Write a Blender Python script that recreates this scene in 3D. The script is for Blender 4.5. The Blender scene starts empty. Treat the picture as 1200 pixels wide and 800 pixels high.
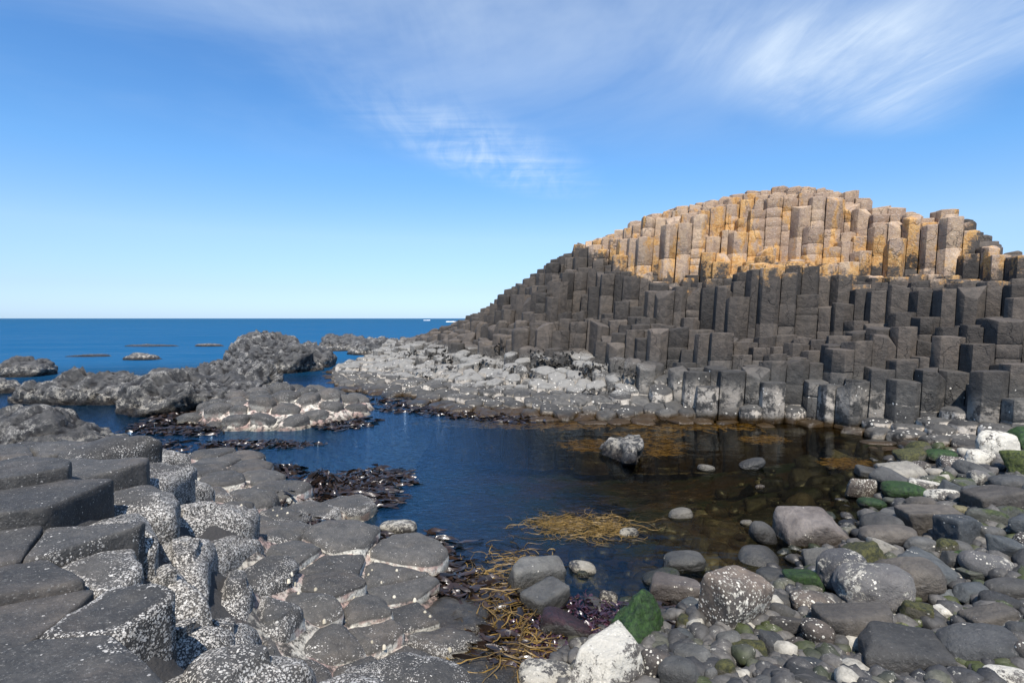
import bpy, math, random
import numpy as np
from mathutils import Vector, Matrix, noise, Euler
from mathutils.bvhtree import BVHTree
random.seed(7)
CH, F, HV = 1.75, 666.7, 373.0           # camera height, focal length in px of a 1200 px frame, horizon row
S = bpy.context.scene
COL = S.collection

# ------------------------------------------------------------------ helpers
def at(u, v, z=0.0):
    Y = (CH - z) * F / (v - HV)
    return ((u - 600) / F * Y, Y)
def uv_of(p):
    return (600 + F * p[0] / p[1], HV + F * (CH - p[2]) / p[1])
def sstep(a, b, x):
    t = min(1, max(0, (x - a) / (b - a))); return t * t * (3 - 2 * t)
def nz(x, y, z=0.0): return noise.noise(Vector((x, y, z)))

def mesh_obj(name, V, Fc, mat, loc=(0, 0, 0), masks=None, parent=None, smooth=True, sharp=None):
    me = bpy.data.meshes.new(name)
    me.from_pydata([tuple(v) for v in V], [], Fc)
    me.materials.append(mat)
    if smooth:
        me.polygons.foreach_set('use_smooth', [True] * len(me.polygons))
        if sharp: me.set_sharp_from_angle(angle=math.radians(sharp))
    if masks is not None:
        a = me.attributes.new('mask', 'FLOAT_COLOR', 'POINT')
        a.data.foreach_set('color', np.asarray(masks, dtype=np.float32).ravel())
    me.update()
    o = bpy.data.objects.new(name, me); COL.objects.link(o)
    o.location = loc
    if parent is not None: o.parent = parent
    return o
def tag(o, label=None, cat=None, group=None, kind=None):
    if label: o['label'] = label
    if cat: o['category'] = cat
    if group: o['group'] = group
    if kind: o['kind'] = kind
    return o

# ------------------------------------------------------------------ node helper
class NB:
    def __init__(s, name):
        s.m = bpy.data.materials.new(name); s.m.use_nodes = True
        s.t = s.m.node_tree; s.t.nodes.clear()
        s.out = s.t.nodes.new('ShaderNodeOutputMaterial')
        s.P = s.n('ShaderNodeNewGeometry')
        s.pos = s.P.outputs['Position']
    def n(s, ty, **k):
        nd = s.t.nodes.new(ty)
        for a, b in k.items(): setattr(nd, a, b)
        return nd
    def l(s, a, b):
        if hasattr(a, 'is_output'): s.t.links.new(a, b)
        else:
            try: b.default_value = a
            except Exception: b.default_value = (a[0], a[1], a[2], 1.0)
    def math(s, op, a, b=0.0, c=0.0, clamp=False):
        nd = s.n('ShaderNodeMath', operation=op, use_clamp=clamp)
        s.l(a, nd.inputs[0]); s.l(b, nd.inputs[1]); s.l(c, nd.inputs[2]); return nd.outputs[0]
    def ramp(s, x, a, b, lo=0.0, hi=1.0):
        nd = s.n('ShaderNodeMapRange', interpolation_type='SMOOTHSTEP')
        s.l(x, nd.inputs[0]); s.l(a, nd.inputs[1]); s.l(b, nd.inputs[2]); s.l(lo, nd.inputs[3]); s.l(hi, nd.inputs[4])
        return nd.outputs[0]
    def mix(s, f, a, b, bt='MIX'):
        nd = s.n('ShaderNodeMix', data_type='RGBA', blend_type=bt)
        s.l(f, nd.inputs[0]); s.l(a, nd.inputs[6]); s.l(b, nd.inputs[7]); return nd.outputs[2]
    def noise(s, scale, detail=6, rough=.55, vec=None, dist=0.0):
        nd = s.n('ShaderNodeTexNoise'); s.l(vec or s.pos, nd.inputs['Vector'])
        nd.inputs['Scale'].default_value = scale; nd.inputs['Detail'].default_value = detail
        nd.inputs['Roughness'].default_value = rough; nd.inputs['Distortion'].default_value = dist
        return nd.outputs[0]
    def voro(s, scale, vec=None, feature='F1'):
        nd = s.n('ShaderNodeTexVoronoi', feature=feature); s.l(vec or s.pos, nd.inputs['Vector'])
        nd.inputs['Scale'].default_value = scale
        return nd
    def scalevec(s, v, k):
        nd = s.n('ShaderNodeVectorMath', operation='MULTIPLY'); s.l(v, nd.inputs[0]); nd.inputs[1].default_value = k
        return nd.outputs[0]
    def xyz(s, v=None):
        nd = s.n('ShaderNodeSeparateXYZ'); s.l(v or s.pos, nd.inputs[0]); return nd.outputs
    def mask(s):
        nd = s.n('ShaderNodeAttribute', attribute_name='mask'); sp = s.n('ShaderNodeSeparateColor')
        s.l(nd.outputs['Color'], sp.inputs[0]); return sp.outputs
    def bump(s, h, dist, strength=1.0, prev=None):
        nd = s.n('ShaderNodeBump'); s.l(h, nd.inputs['Height']); nd.inputs['Distance'].default_value = dist
        nd.inputs['Strength'].default_value = strength
        if prev: s.l(prev, nd.inputs['Normal'])
        return nd.outputs[0]
    def princ(s, col, rough, nrm=None, **k):
        p = s.n('ShaderNodeBsdfPrincipled'); s.l(col, p.inputs['Base Color']); s.l(rough, p.inputs['Roughness'])
        if nrm: s.l(nrm, p.inputs['Normal'])
        for a, b in k.items(): s.l(b, p.inputs[a])
        s.t.links.new(p.outputs[0], s.out.inputs[0]); return p
    def dots(s, scale, size, density):
        """white barnacle dots: 1 inside a dot, only in the cells whose random number is under density"""
        v = s.voro(scale)
        r = s.xyz(v.outputs['Color'])
        rad = s.math('MULTIPLY_ADD', r[1], size * .6, size * .6)
        inside = s.ramp(s.math('SUBTRACT', rad, v.outputs['Distance']), 0.0, .12)
        on = s.math('LESS_THAN', r[0], density)
        return s.math('MULTIPLY', inside, on)
    def wet(s, col, rough, lo=.0, hi=.14):
        z = s.math('ADD', s.xyz()[2], s.math('MULTIPLY', s.noise(6, 3), -.06))
        w = s.ramp(z, hi, lo)
        return s.mix(w, col, s.mix(1.0, col, (.42, .40, .36), 'MULTIPLY')), s.ramp(w, 0, 1, rough, .3)

# ------------------------------------------------------------------ materials
def hill_mat():
    b = NB('basalt_hill'); x, y, z = b.xyz(); mr, mg, mb = b.mask()[:3]
    n1 = b.noise(1.3, 5); n2 = b.noise(9, 8, .65); n3 = b.noise(45, 6, .7)
    base = b.mix(mr, (.046, .039, .033), (.122, .098, .078))
    base = b.mix(b.ramp(z, 1.2, .6), base, b.mix(mr, (.052, .049, .045), (.108, .101, .090)))
    base = b.mix(b.ramp(n2, .35, .65), base, b.mix(1, base, (.62, .64, .66), 'MULTIPLY'))
    ed = b.n('ShaderNodeTexVoronoi', feature='DISTANCE_TO_EDGE'); wob = b.n('ShaderNodeTexNoise'); b.l(b.pos, wob.inputs['Vector']); wob.inputs['Scale'].default_value = 3.5; wob.inputs['Detail'].default_value = 5
    wv = b.n('ShaderNodeVectorMath', operation='MULTIPLY_ADD'); b.l(wob.outputs['Color'], wv.inputs[0]); wv.inputs[1].default_value = (.35, .35, .35); b.l(b.scalevec(b.pos, (1, 1, .5)), wv.inputs[2])
    b.l(wv.outputs[0], ed.inputs['Vector']); ed.inputs['Scale'].default_value = 1.9
    crack = b.math('MULTIPLY', b.ramp(ed.outputs['Distance'], .014, .003), b.ramp(b.noise(1.1, 3), .47, .58))
    line = b.math('ADD', 2.72, b.math('MULTIPLY', b.math('MAXIMUM', b.math('SUBTRACT', 3.3, x), 0), .8))
    line = b.math('ADD', line, b.math('MULTIPLY', b.math('MAXIMUM', b.math('SUBTRACT', x, 9.3), 0), 3))
    lz = b.math('SUBTRACT', z, line)
    lz = b.math('ADD', lz, b.math('MULTIPLY', b.math('SUBTRACT', b.noise(2.4, 7, .72), .5), 2.2))
    lz = b.math('ADD', lz, b.math('MULTIPLY', b.math('SUBTRACT', mr, .5), .55))
    lz = b.math('ADD', lz, b.math('MULTIPLY', b.math('SUBTRACT', b.noise(14, 7, .75), .5), .9)); lm = b.ramp(lz, -.10, .22)
    pale = b.mix(mr, (.27, .175, .108), (.46, .33, .21))
    pale = b.mix(b.ramp(b.noise(4, 6, .7), .35, .68), pale, (.29, .205, .15))
    orange = b.mix(b.ramp(n2, .35, .6), (.38, .185, .045), (.49, .285, .10))
    streak = b.noise(1.6, 5, .6, b.scalevec(b.pos, (1.6, 1.6, .7)))
    om = b.math('ADD', b.math('ADD', b.math('ADD', streak, b.math('MULTIPLY', b.ramp(x, 3.4, 4.3), b.ramp(x, 6.6, 5.6, 0, .07))), b.math('MULTIPLY', mr, -.10)), b.ramp(lz, 1.1, .1, -.05, .10))
    lich = b.mix(b.ramp(om, .47, .56), pale, orange)
    lich = b.mix(b.math('MULTIPLY', b.ramp(n3, .52, .66), .5), lich, (.62, .57, .50))
    lich = b.mix(b.ramp(b.noise(7, 8, .75), .60, .68), lich, (.12, .095, .08))
    col = b.mix(lm, base, lich)
    col = b.mix(b.math('MULTIPLY', crack, .5), col, (.02, .018, .016))
    bz = b.math('MULTIPLY', b.ramp(z, .22, .40), b.ramp(z, 1.15, .80))
    bx = b.ramp(x, 3.6, 1.2, .10, 1.0)
    dens = b.math('MULTIPLY', b.math('MULTIPLY', bz, bx), b.ramp(b.noise(1.8, 6, .7), .25, .55))
    nup = b.xyz(b.P.outputs['Normal'])[2]
    dens = b.math('MULTIPLY', dens, b.ramp(nup, -.2, .8, .45, 1.0))
    crust = b.ramp(b.math('ADD', dens, b.math('MULTIPLY', b.math('SUBTRACT', b.noise(38, 4, .8), .5), 1.5)), .42, .62)
    col = b.mix(b.math('MULTIPLY', crust, .9), col, b.mix(n2, (.13, .124, .112), (.30, .287, .26)))
    # encrusted joints near the water
    jm = b.math('MULTIPLY', mg, b.math('MULTIPLY', b.ramp(z, .75, .3), b.ramp(b.noise(5, 5, .7), .42, .56)))
    col = b.mix(jm, col, (.62, .55, .46))
    dd = b.dots(22, .42, b.math('MULTIPLY', b.ramp(z, 1.0, .2), b.ramp(b.noise(2.6, 4, .6), .45, .7, 0, .45)))
    col = b.mix(dd, col, (.68, .64, .56))
    # brown weed stain at the waterline
    col = b.mix(b.math('MULTIPLY', b.ramp(z, .12, .03), b.ramp(n1, .35, .5)), col, (.10, .06, .02))
    col, rg = b.wet(col, .82)
    n = b.bump(n2, .035, .9); n = b.bump(n3, .010, .8, n); n = b.bump(b.math('MULTIPLY', crack, -1), .02, .8, n); n = b.bump(crust, .01, .6, n)
    b.princ(col, rg, n); return b.m
def slab_mat(name='basalt_slab'):
    b = NB(name); x, y, z = b.xyz(); mr, mg, mb = b.mask()[:3]
    n2 = b.noise(7, 9, .62); n3 = b.noise(70, 7, .7)
    base = b.mix(mr, (.056, .053, .049), (.104, .097, .087))
    base = b.mix(b.ramp(n2, .35, .65), base, b.mix(1, base, (.66, .68, .70), 'MULTIPLY'))
    base = b.mix(b.math('MULTIPLY', b.ramp(b.noise(2.2, 4), .5, .7), .35), base, (.17, .135, .105))
    base = b.mix(b.math('MULTIPLY', b.ramp(n3, .56, .72), .35), base, (.24, .22, .2))
    base = b.mix(b.math('MULTIPLY', b.ramp(b.noise(30, 6, .8), .60, .68), .55), base, (.035, .034, .034))
    base = b.mix(b.math('MULTIPLY', b.ramp(b.noise(19, 9, .82), .40, .60), .75), base, b.mix(1, base, (.52, .53, .55), 'MULTIPLY'))
    base = b.mix(b.math('MULTIPLY', b.ramp(b.noise(3.3, 8, .75), .52, .62), .45), base, b.mix(1, base, (1.45, 1.4, 1.3), 'MULTIPLY'))
    base = b.mix(b.math('MULTIPLY', b.ramp(b.noise(120, 3, .8), .58, .66), .6), base, (.26, .25, .23))
    clump = b.noise(6.5, 7, .72)
    dens = b.ramp(b.math('ADD', mb, b.math('MULTIPLY', b.math('MULTIPLY', b.math('SUBTRACT', clump, .5), b.math('ADD', 1.0, mb)), 1.4)), .24, .85, .008, .78)
    d1 = b.dots(135, .60, dens)
    d2 = b.dots(85, .50, b.math('MULTIPLY', dens, .5))
    d = b.math('MAXIMUM', b.math('MAXIMUM', d1, d2), b.dots(210, .55, b.math('MULTIPLY', dens, .8)))
    bc = b.mix(b.ramp(b.noise(60, 4, .8), .38, .6), (.24, .22, .195), (.66, .63, .575))
    col = b.mix(d, base, bc)
    jm = b.math('MULTIPLY', b.ramp(mg, .35, .8), b.ramp(b.math('ADD', b.noise(4, 6, .7), b.ramp(z, .6, .2, -.22, .04)), .44, .50))
    col = b.mix(b.math('MULTIPLY', jm, b.ramp(n3, .3, .55)), col, b.mix(b.ramp(b.noise(9, 3), .48, .62), (.70, .67, .58), (.46, .33, .28)))
    col, rg = b.wet(col, .78, .0, .10)
    n = b.bump(n2, .03, .9); n = b.bump(n3, .005, .8, n); n = b.bump(b.noise(25, 8, .8), .012, .8, n); n = b.bump(d, .010, 1.0, n)
    b.princ(col, rg, n); return b.m
def rock_mat(name, c1, c2, white=0., dots=0., moss=0., mcol=(.05, .10, .015), rough=.75, wcol=(.58, .55, .48), wscale=3.2):
    b = NB(name); x, y, z = b.xyz(); oi = b.n('ShaderNodeObjectInfo').outputs['Random']
    n1 = b.noise(3.0, 7, .6); n2 = b.noise(14, 9, .68); n3 = b.noise(60, 6, .75)
    col = b.mix(b.ramp(n1, .32, .68), c1, c2)
    col = b.mix(oi, b.mix(1, col, (.55, .56, .58), 'MULTIPLY'), b.mix(1, col, (1.30, 1.26, 1.18), 'MULTIPLY'))
    col = b.mix(b.ramp(n2, .38, .66), col, b.mix(1, col, (.66, .66, .68), 'MULTIPLY'))
    col = b.mix(b.math('MULTIPLY', b.ramp(n3, .55, .7), .3), col, (.34, .32, .30))
    col = b.mix(1, col, (.86, .87, .88), 'MULTIPLY')
    nup = b.xyz(b.P.outputs['Normal'])[2]
    hh = 0.0
    if white > 0:
        wn = b.noise(wscale, 9, .78)
        w = b.ramp(b.math('ADD', wn, b.math('MULTIPLY', b.math('SUBTRACT', b.noise(34, 5, .8), .5), .55)), .78 - .5 * white, .83 - .5 * white)
        col = b.mix(w, col, b.mix(n2, (wcol[0]*.6, wcol[1]*.58, wcol[2]*.52), wcol)); hh = w
    if dots > 0:
        dn = b.ramp(b.noise(4.5, 6, .7), .62 - .35 * dots, .80 - .3 * dots, 0, .8)
        d = b.dots(60, .40, dn); d2 = b.dots(30, .30, b.math('MULTIPLY', dn, .25)); d = b.math('MAXIMUM', d, d2)
        col = b.mix(d, col, (.66, .62, .53)); hh = b.math('MAXIMUM', hh, d)
    if moss > 0:
        m = b.ramp(b.math('ADD', b.noise(4, 8, .7), b.ramp(nup, -.3, .9, -.14, .1)), .72 - .5 * moss, .80 - .5 * moss)
        mc = b.mix(b.ramp(b.noise(38, 6, .85), .38, .62), (mcol[0]*.25, mcol[1]*.3, mcol[2]*.4), (mcol[0]*1.5, mcol[1]*1.35, mcol[2]*1.2)); n3 = b.math('ADD', n3, b.math('MULTIPLY', b.noise(90, 4, .8), m))
        col = b.mix(m, col, mc)
    col, rg = b.wet(col, rough, -.02, .13)
    n = b.bump(n2, .032, .9); n = b.bump(n3, .008, .8, n)
    if white or dots: n = b.bump(hh, .005, .7, n)
    b.princ(col, rg, n); return b.m
def crag_mat():
    b = NB('barnacled_crag'); x, y, z = b.xyz(); mr, mg, mb = b.mask()[:3]
    n2 = b.noise(5, 10, .72); n3 = b.noise(26, 8, .75)
    col = b.mix(b.ramp(n2, .35, .65), (.046, .047, .050), (.14, .135, .127))
    hi = b.ramp(b.math('ADD', z, b.math('MULTIPLY', n2, .5)), .55, 1.1)
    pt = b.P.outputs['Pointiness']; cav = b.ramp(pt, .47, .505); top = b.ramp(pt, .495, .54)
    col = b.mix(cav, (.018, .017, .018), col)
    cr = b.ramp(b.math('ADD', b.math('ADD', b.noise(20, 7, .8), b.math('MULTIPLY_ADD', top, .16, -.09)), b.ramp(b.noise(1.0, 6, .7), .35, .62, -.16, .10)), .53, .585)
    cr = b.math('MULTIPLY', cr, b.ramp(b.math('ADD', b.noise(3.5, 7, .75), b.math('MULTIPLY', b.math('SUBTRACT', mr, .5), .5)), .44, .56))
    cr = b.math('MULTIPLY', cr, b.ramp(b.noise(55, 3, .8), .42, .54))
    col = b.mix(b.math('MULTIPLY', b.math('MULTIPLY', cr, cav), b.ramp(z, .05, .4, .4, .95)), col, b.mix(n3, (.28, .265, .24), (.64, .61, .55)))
    foot = b.math('MULTIPLY', b.ramp(z, .42, .12), b.ramp(b.noise(9, 6, .8), .5, .58))
    col = b.mix(foot, col, (.62, .57, .48))
    st = b.ramp(z, .17, .03)
    col = b.mix(b.math('MULTIPLY', st, .85), col, (.028, .018, .012))
    col, rg = b.wet(col, .8, .0, .2)
    n = b.bump(n2, .14, 1.0); n = b.bump(n3, .05, 1.0, n)
    b.princ(col, rg, n); return b.m
def mortar_mat():
    b = NB('joint_crust'); x, y, z = b.xyz()
    n = b.noise(14, 8, .75); n2 = b.noise(5, 5, .7)
    c = b.mix(b.ramp(n2, .42, .6), (.62, .58, .49), (.42, .29, .25))
    c = b.mix(b.ramp(n, .44, .58), c, (.05, .045, .04))
    c = b.mix(b.ramp(z, .35, .5), c, (.045, .043, .042))
    c, rg = b.wet(c, .8, -.02, .08)
    b.princ(c, rg, b.bump(n, .03, 1.0)); return b.m
def ground_mat():
    b = NB('shore_bed'); x, y, z = b.xyz()
    n1 = b.noise(.9, 6, .6); n2 = b.noise(6, 8, .7); v = b.voro(14)
    stone = b.mix(b.xyz(v.outputs['Color'])[0], (.035, .030, .025), (.10, .09, .08))
    stone = b.mix(b.ramp(v.outputs['Distance'], .35, .6), stone, (.02, .017, .012))
    bed = b.mix(b.ramp(n1, .42, .60), (.030, .014, .005), (.007, .020, .007))
    bed = b.mix(b.ramp(n2, .55, .70), bed, (.13, .07, .018))
    bed = b.mix(b.math('MULTIPLY', b.ramp(b.noise(2.2, 7, .75), .60, .68), .7), bed, (.22, .20, .13))
    deep = b.ramp(z, -.8, -2.5)
    bed = b.mix(deep, bed, (.008, .03, .06))
    col = b.mix(b.ramp(z, -.05, .06), bed, stone)
    n = b.bump(v.outputs['Distance'], .03, .8); n = b.bump(n2, .03, .8, n)
    b.princ(col, .7, n); return b.m
def water_mat():
    b = NB('sea_water'); x, y, z = b.xyz()
    # offshore swell, and fine ripples in the pool
    off = b.ramp(b.math('ADD', y, b.math('MULTIPLY', x, -.35)), 15, 30)
    sw = b.noise(.55, 8, .62, b.scalevec(b.pos, (.55, 1.5, 1)))
    sw2 = b.noise(.06, 5, .6, b.scalevec(b.pos, (.5, 1.6, 1)))
    rp = b.noise(11, 4, .55, b.scalevec(b.pos, (1.0, 1.7, 1)), .6)
    h = b.math('ADD', b.math('MULTIPLY', b.math('MULTIPLY', sw, off), 1.1), b.math('MULTIPLY', b.math('MULTIPLY', sw2, off), 2.2))
    rmask = b.ramp(x, 1.4, -.6, .10, 1.0)
    h = b.math('ADD', h, b.math('MULTIPLY', b.math('MULTIPLY', rp, b.math('MULTIPLY', rmask, b.math('SUBTRACT', 1, off))), .012))
    h = b.math('ADD', h, b.math('MULTIPLY', b.noise(2.6, 3, .5, b.scalevec(b.pos, (1, 1.6, 1))), .010))
    nrm = b.bump(h, 1.0, 1.0)
    fr = b.n('ShaderNodeFresnel'); fr.inputs['IOR'].default_value = 1.34; b.l(nrm, fr.inputs['Normal'])
    gl = b.n('ShaderNodeBsdfGlossy'); b.l(nrm, gl.inputs['Normal'])
    b.l(b.mix(off, b.mix(b.ramp(x, -.5, 2.2), (.42, .62, .88), (.34, .36, .36)), (.52, .60, .66)), gl.inputs['Color']); b.l(b.ramp(off, 0, 1, .03, .22), gl.inputs['Roughness'])
    tr = b.n('ShaderNodeBsdfTransparent'); b.l(b.mix(b.ramp(x, -2.2, .6), (.22, .36, .50), (.50, .48, .34)), tr.inputs[0])
    body = b.n('ShaderNodeBsdfDiffuse'); b.l(b.mix(b.ramp(y, 20, 400), (.012, .085, .19), (.010, .078, .165)), body.inputs[0])
    m0 = b.n('ShaderNodeMixShader'); b.l(b.math('MAXIMUM', off, b.ramp(b.math('ADD', x, b.math('MULTIPLY', y, .18)), 2.4, -.6, 0, .12)), m0.inputs[0]); b.l(tr.outputs[0], m0.inputs[1]); b.l(body.outputs[0], m0.inputs[2])
    m1 = b.n('ShaderNodeMixShader'); b.l(b.math('MULTIPLY', fr.outputs[0], b.math('MULTIPLY', b.ramp(off, 0, 1, 1.0, .80), b.math('SUBTRACT', 1.0, b.math('MULTIPLY', off, b.math('ADD', b.ramp(b.noise(.16, 6, .7, b.scalevec(b.pos, (.35, 1.6, 1))), .40, .62, 0, .55), b.ramp(b.noise(.8, 7, .75, b.scalevec(b.pos, (.4, 1.8, 1))), .42, .58, 0, .42)))))), m1.inputs[0]); b.l(m0.outputs[0], m1.inputs[1]); b.l(gl.outputs[0], m1.inputs[2])
    b.l(m1.outputs[0], b.out.inputs[0]); return b.m
def weed_mat(name, c1, c2, rough, coat=0.0):
    b = NB(name); mr, mg, mb = b.mask()[:3]
    col = b.mix(mr, c1, c2); n = b.bump(b.noise(60, 4, .6), .004, .6)
    b.princ(col, rough, n, **{'Coat Weight': coat, 'Coat Roughness': .15}); return b.m
def pebble_mat():
    b = NB('pebbles'); mr, mg, mb = b.mask()[:3]; x, y, z = b.xyz()
    n2 = b.noise(40, 6, .7)
    col = b.mix(mr, (.030, .030, .031), (.125, .115, .102))
    col = b.mix(b.math('GREATER_THAN', mg, .94), col, (.36, .335, .28))
    col = b.mix(b.math('MULTIPLY', b.math('LESS_THAN', mg, .24), b.ramp(b.noise(1.6, 4), .40, .6, .25, 1)), col, (.045, .055, .015))
    col = b.mix(b.ramp(b.noise(24, 5, .8), .60, .66), col, (.42, .40, .34))
    col = b.mix(b.ramp(n2, .4, .65), col, b.mix(1, col, (.6, .6, .6), 'MULTIPLY'))
    col, rg = b.wet(col, .65, -.04, .10)
    b.princ(col, rg, b.bump(n2, .008, .7)); return b.m

M = {}
M['hill'] = hill_mat(); M['slab'] = slab_mat(); M['crag'] = crag_mat(); M['ground'] = ground_mat(); M['water'] = water_mat(); M['pebble'] = pebble_mat()
M['mortar'] = mortar_mat()
M['kelp'] = weed_mat('kelp', (.006, .005, .005), (.034, .019, .012), .36, .35)
M['olive'] = weed_mat('thongweed', (.05, .03, .008), (.22, .135, .03), .5)
M['turf'] = weed_mat('weed_tuft', (.008, .007, .006), (.03, .026, .02), .7)
M['purple'] = weed_mat('purple_weed', (.014, .006, .012), (.05, .018, .028), .35, .4)
M['redweed'] = weed_mat('brown_bed_weed', (.20, .105, .025), (.42, .24, .06), .6)
G1, G2 = (.080, .081, .078), (.155, .152, .143)
M['grey'] = rock_mat('grey_stone', G1, G2, .12, .12)
M['dark'] = rock_mat('dark_stone', (.046, .046, .044), (.084, .080, .074), .03, .10)
M['brown'] = rock_mat('brown_stone', (.075, .067, .058), (.135, .118, .10), .08, .12)
M['pink'] = rock_mat('pinkish_stone', (.12, .098, .086), (.27, .235, .21), .22, .2)
M['blue'] = rock_mat('bluish_stone', (.060, .068, .073), (.112, .122, .127), .10, .25)
M['veined'] = rock_mat('veined_stone', (.10, .10, .10), (.16, .15, .145), .46, .3, wscale=5)
M['barnacled'] = rock_mat('barnacled_stone', (.07, .062, .056), (.19, .15, .12), .42, .75)
M['white'] = rock_mat('white_crusted_stone', (.10, .09, .08), (.24, .22, .20), .70, .6, wcol=(.64, .61, .54))
M['mossy'] = rock_mat('mossy_stone', (.06, .055, .04), (.12, .11, .08), .22, .2, .62, (.055, .058, .016))
M['green'] = rock_mat('green_weeded_stone', (.06, .055, .045), (.11, .10, .08), .42, .2, .86, (.020, .055, .008), .5)
M['lime'] = rock_mat('lime_weeded_stone', (.08, .09, .03), (.16, .17, .05), .2, .0, 1.1, (.075, .10, .018), .6)
M['olivestone'] = rock_mat('olive_stone', (.07, .075, .06), (.13, .13, .105), .18, .15, .3, (.05, .07, .02))
M['yellow'] = rock_mat('yellow_stone', (.22, .19, .10), (.34, .30, .17), .15, .0, .3)
M['purplestone'] = rock_mat('purple_weeded_stone', (.15, .14, .13), (.24, .22, .20), .45, .3, .62, (.035, .015, .022), .5)
M['pale'] = rock_mat('pale_stone', (.19, .18, .16), (.32, .30, .26), .35, .2)
M['limpet'] = weed_mat('limpet_shell', (.30, .27, .20), (.55, .50, .40), .7)
M['foam'] = weed_mat('foam', (.8, .82, .85), (.9, .9, .9), .8)

# ------------------------------------------------------------------ Voronoi cells
def cell(seed, others, R, n=10, rot=0.0):
    poly = [(seed[0] + R * math.cos(rot + 2*math.pi*k/n), seed[1] + R * math.sin(rot + 2*math.pi*k/n)) for k in range(n)]
    for ox, oy in others:
        mx, my = (ox + seed[0]) / 2, (oy + seed[1]) / 2; dx, dy = ox - seed[0], oy - seed[1]
        new = []; L = len(poly)
        for i in range(L):
            p, q = poly[i], poly[(i+1) % L]
            a = (p[0]-mx)*dx + (p[1]-my)*dy; c = (q[0]-mx)*dx + (q[1]-my)*dy
            if a <= 0: new.append(p)
            if (a < 0 < c) or (c < 0 < a):
                t = a / (a - c); new.append((p[0] + t*(q[0]-p[0]), p[1] + t*(q[1]-p[1])))
        poly = new
        if len(poly) < 3: return None
    out = []
    for p in poly:
        if not out or math.hypot(p[0]-out[-1][0], p[1]-out[-1][1]) > .035: out.append(p)
    if len(out) > 3 and math.hypot(out[0][0]-out[-1][0], out[0][1]-out[-1][1]) < .035: out.pop()
    return out if len(out) >= 3 else None
def all_cells(seeds, R, reach):
    g = {}
    for i, s in enumerate(seeds): g.setdefault((int(s[0]//reach), int(s[1]//reach)), []).append(i)
    res = []
    for i, s in enumerate(seeds):
        a, c = int(s[0]//reach), int(s[1]//reach); nb = []
        for da in (-1, 0, 1):
            for dc in (-1, 0, 1):
                for j in g.get((a+da, c+dc), ()):
                    if j != i: nb.append((seeds[j][0], seeds[j][1]))
        nb.sort(key=lambda o: (o[0]-s[0])**2 + (o[1]-s[1])**2)
        Rr = R(s) if callable(R) else R
        res.append(cell(s, nb[:16], Rr, rot=i*.7))
    return res

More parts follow.
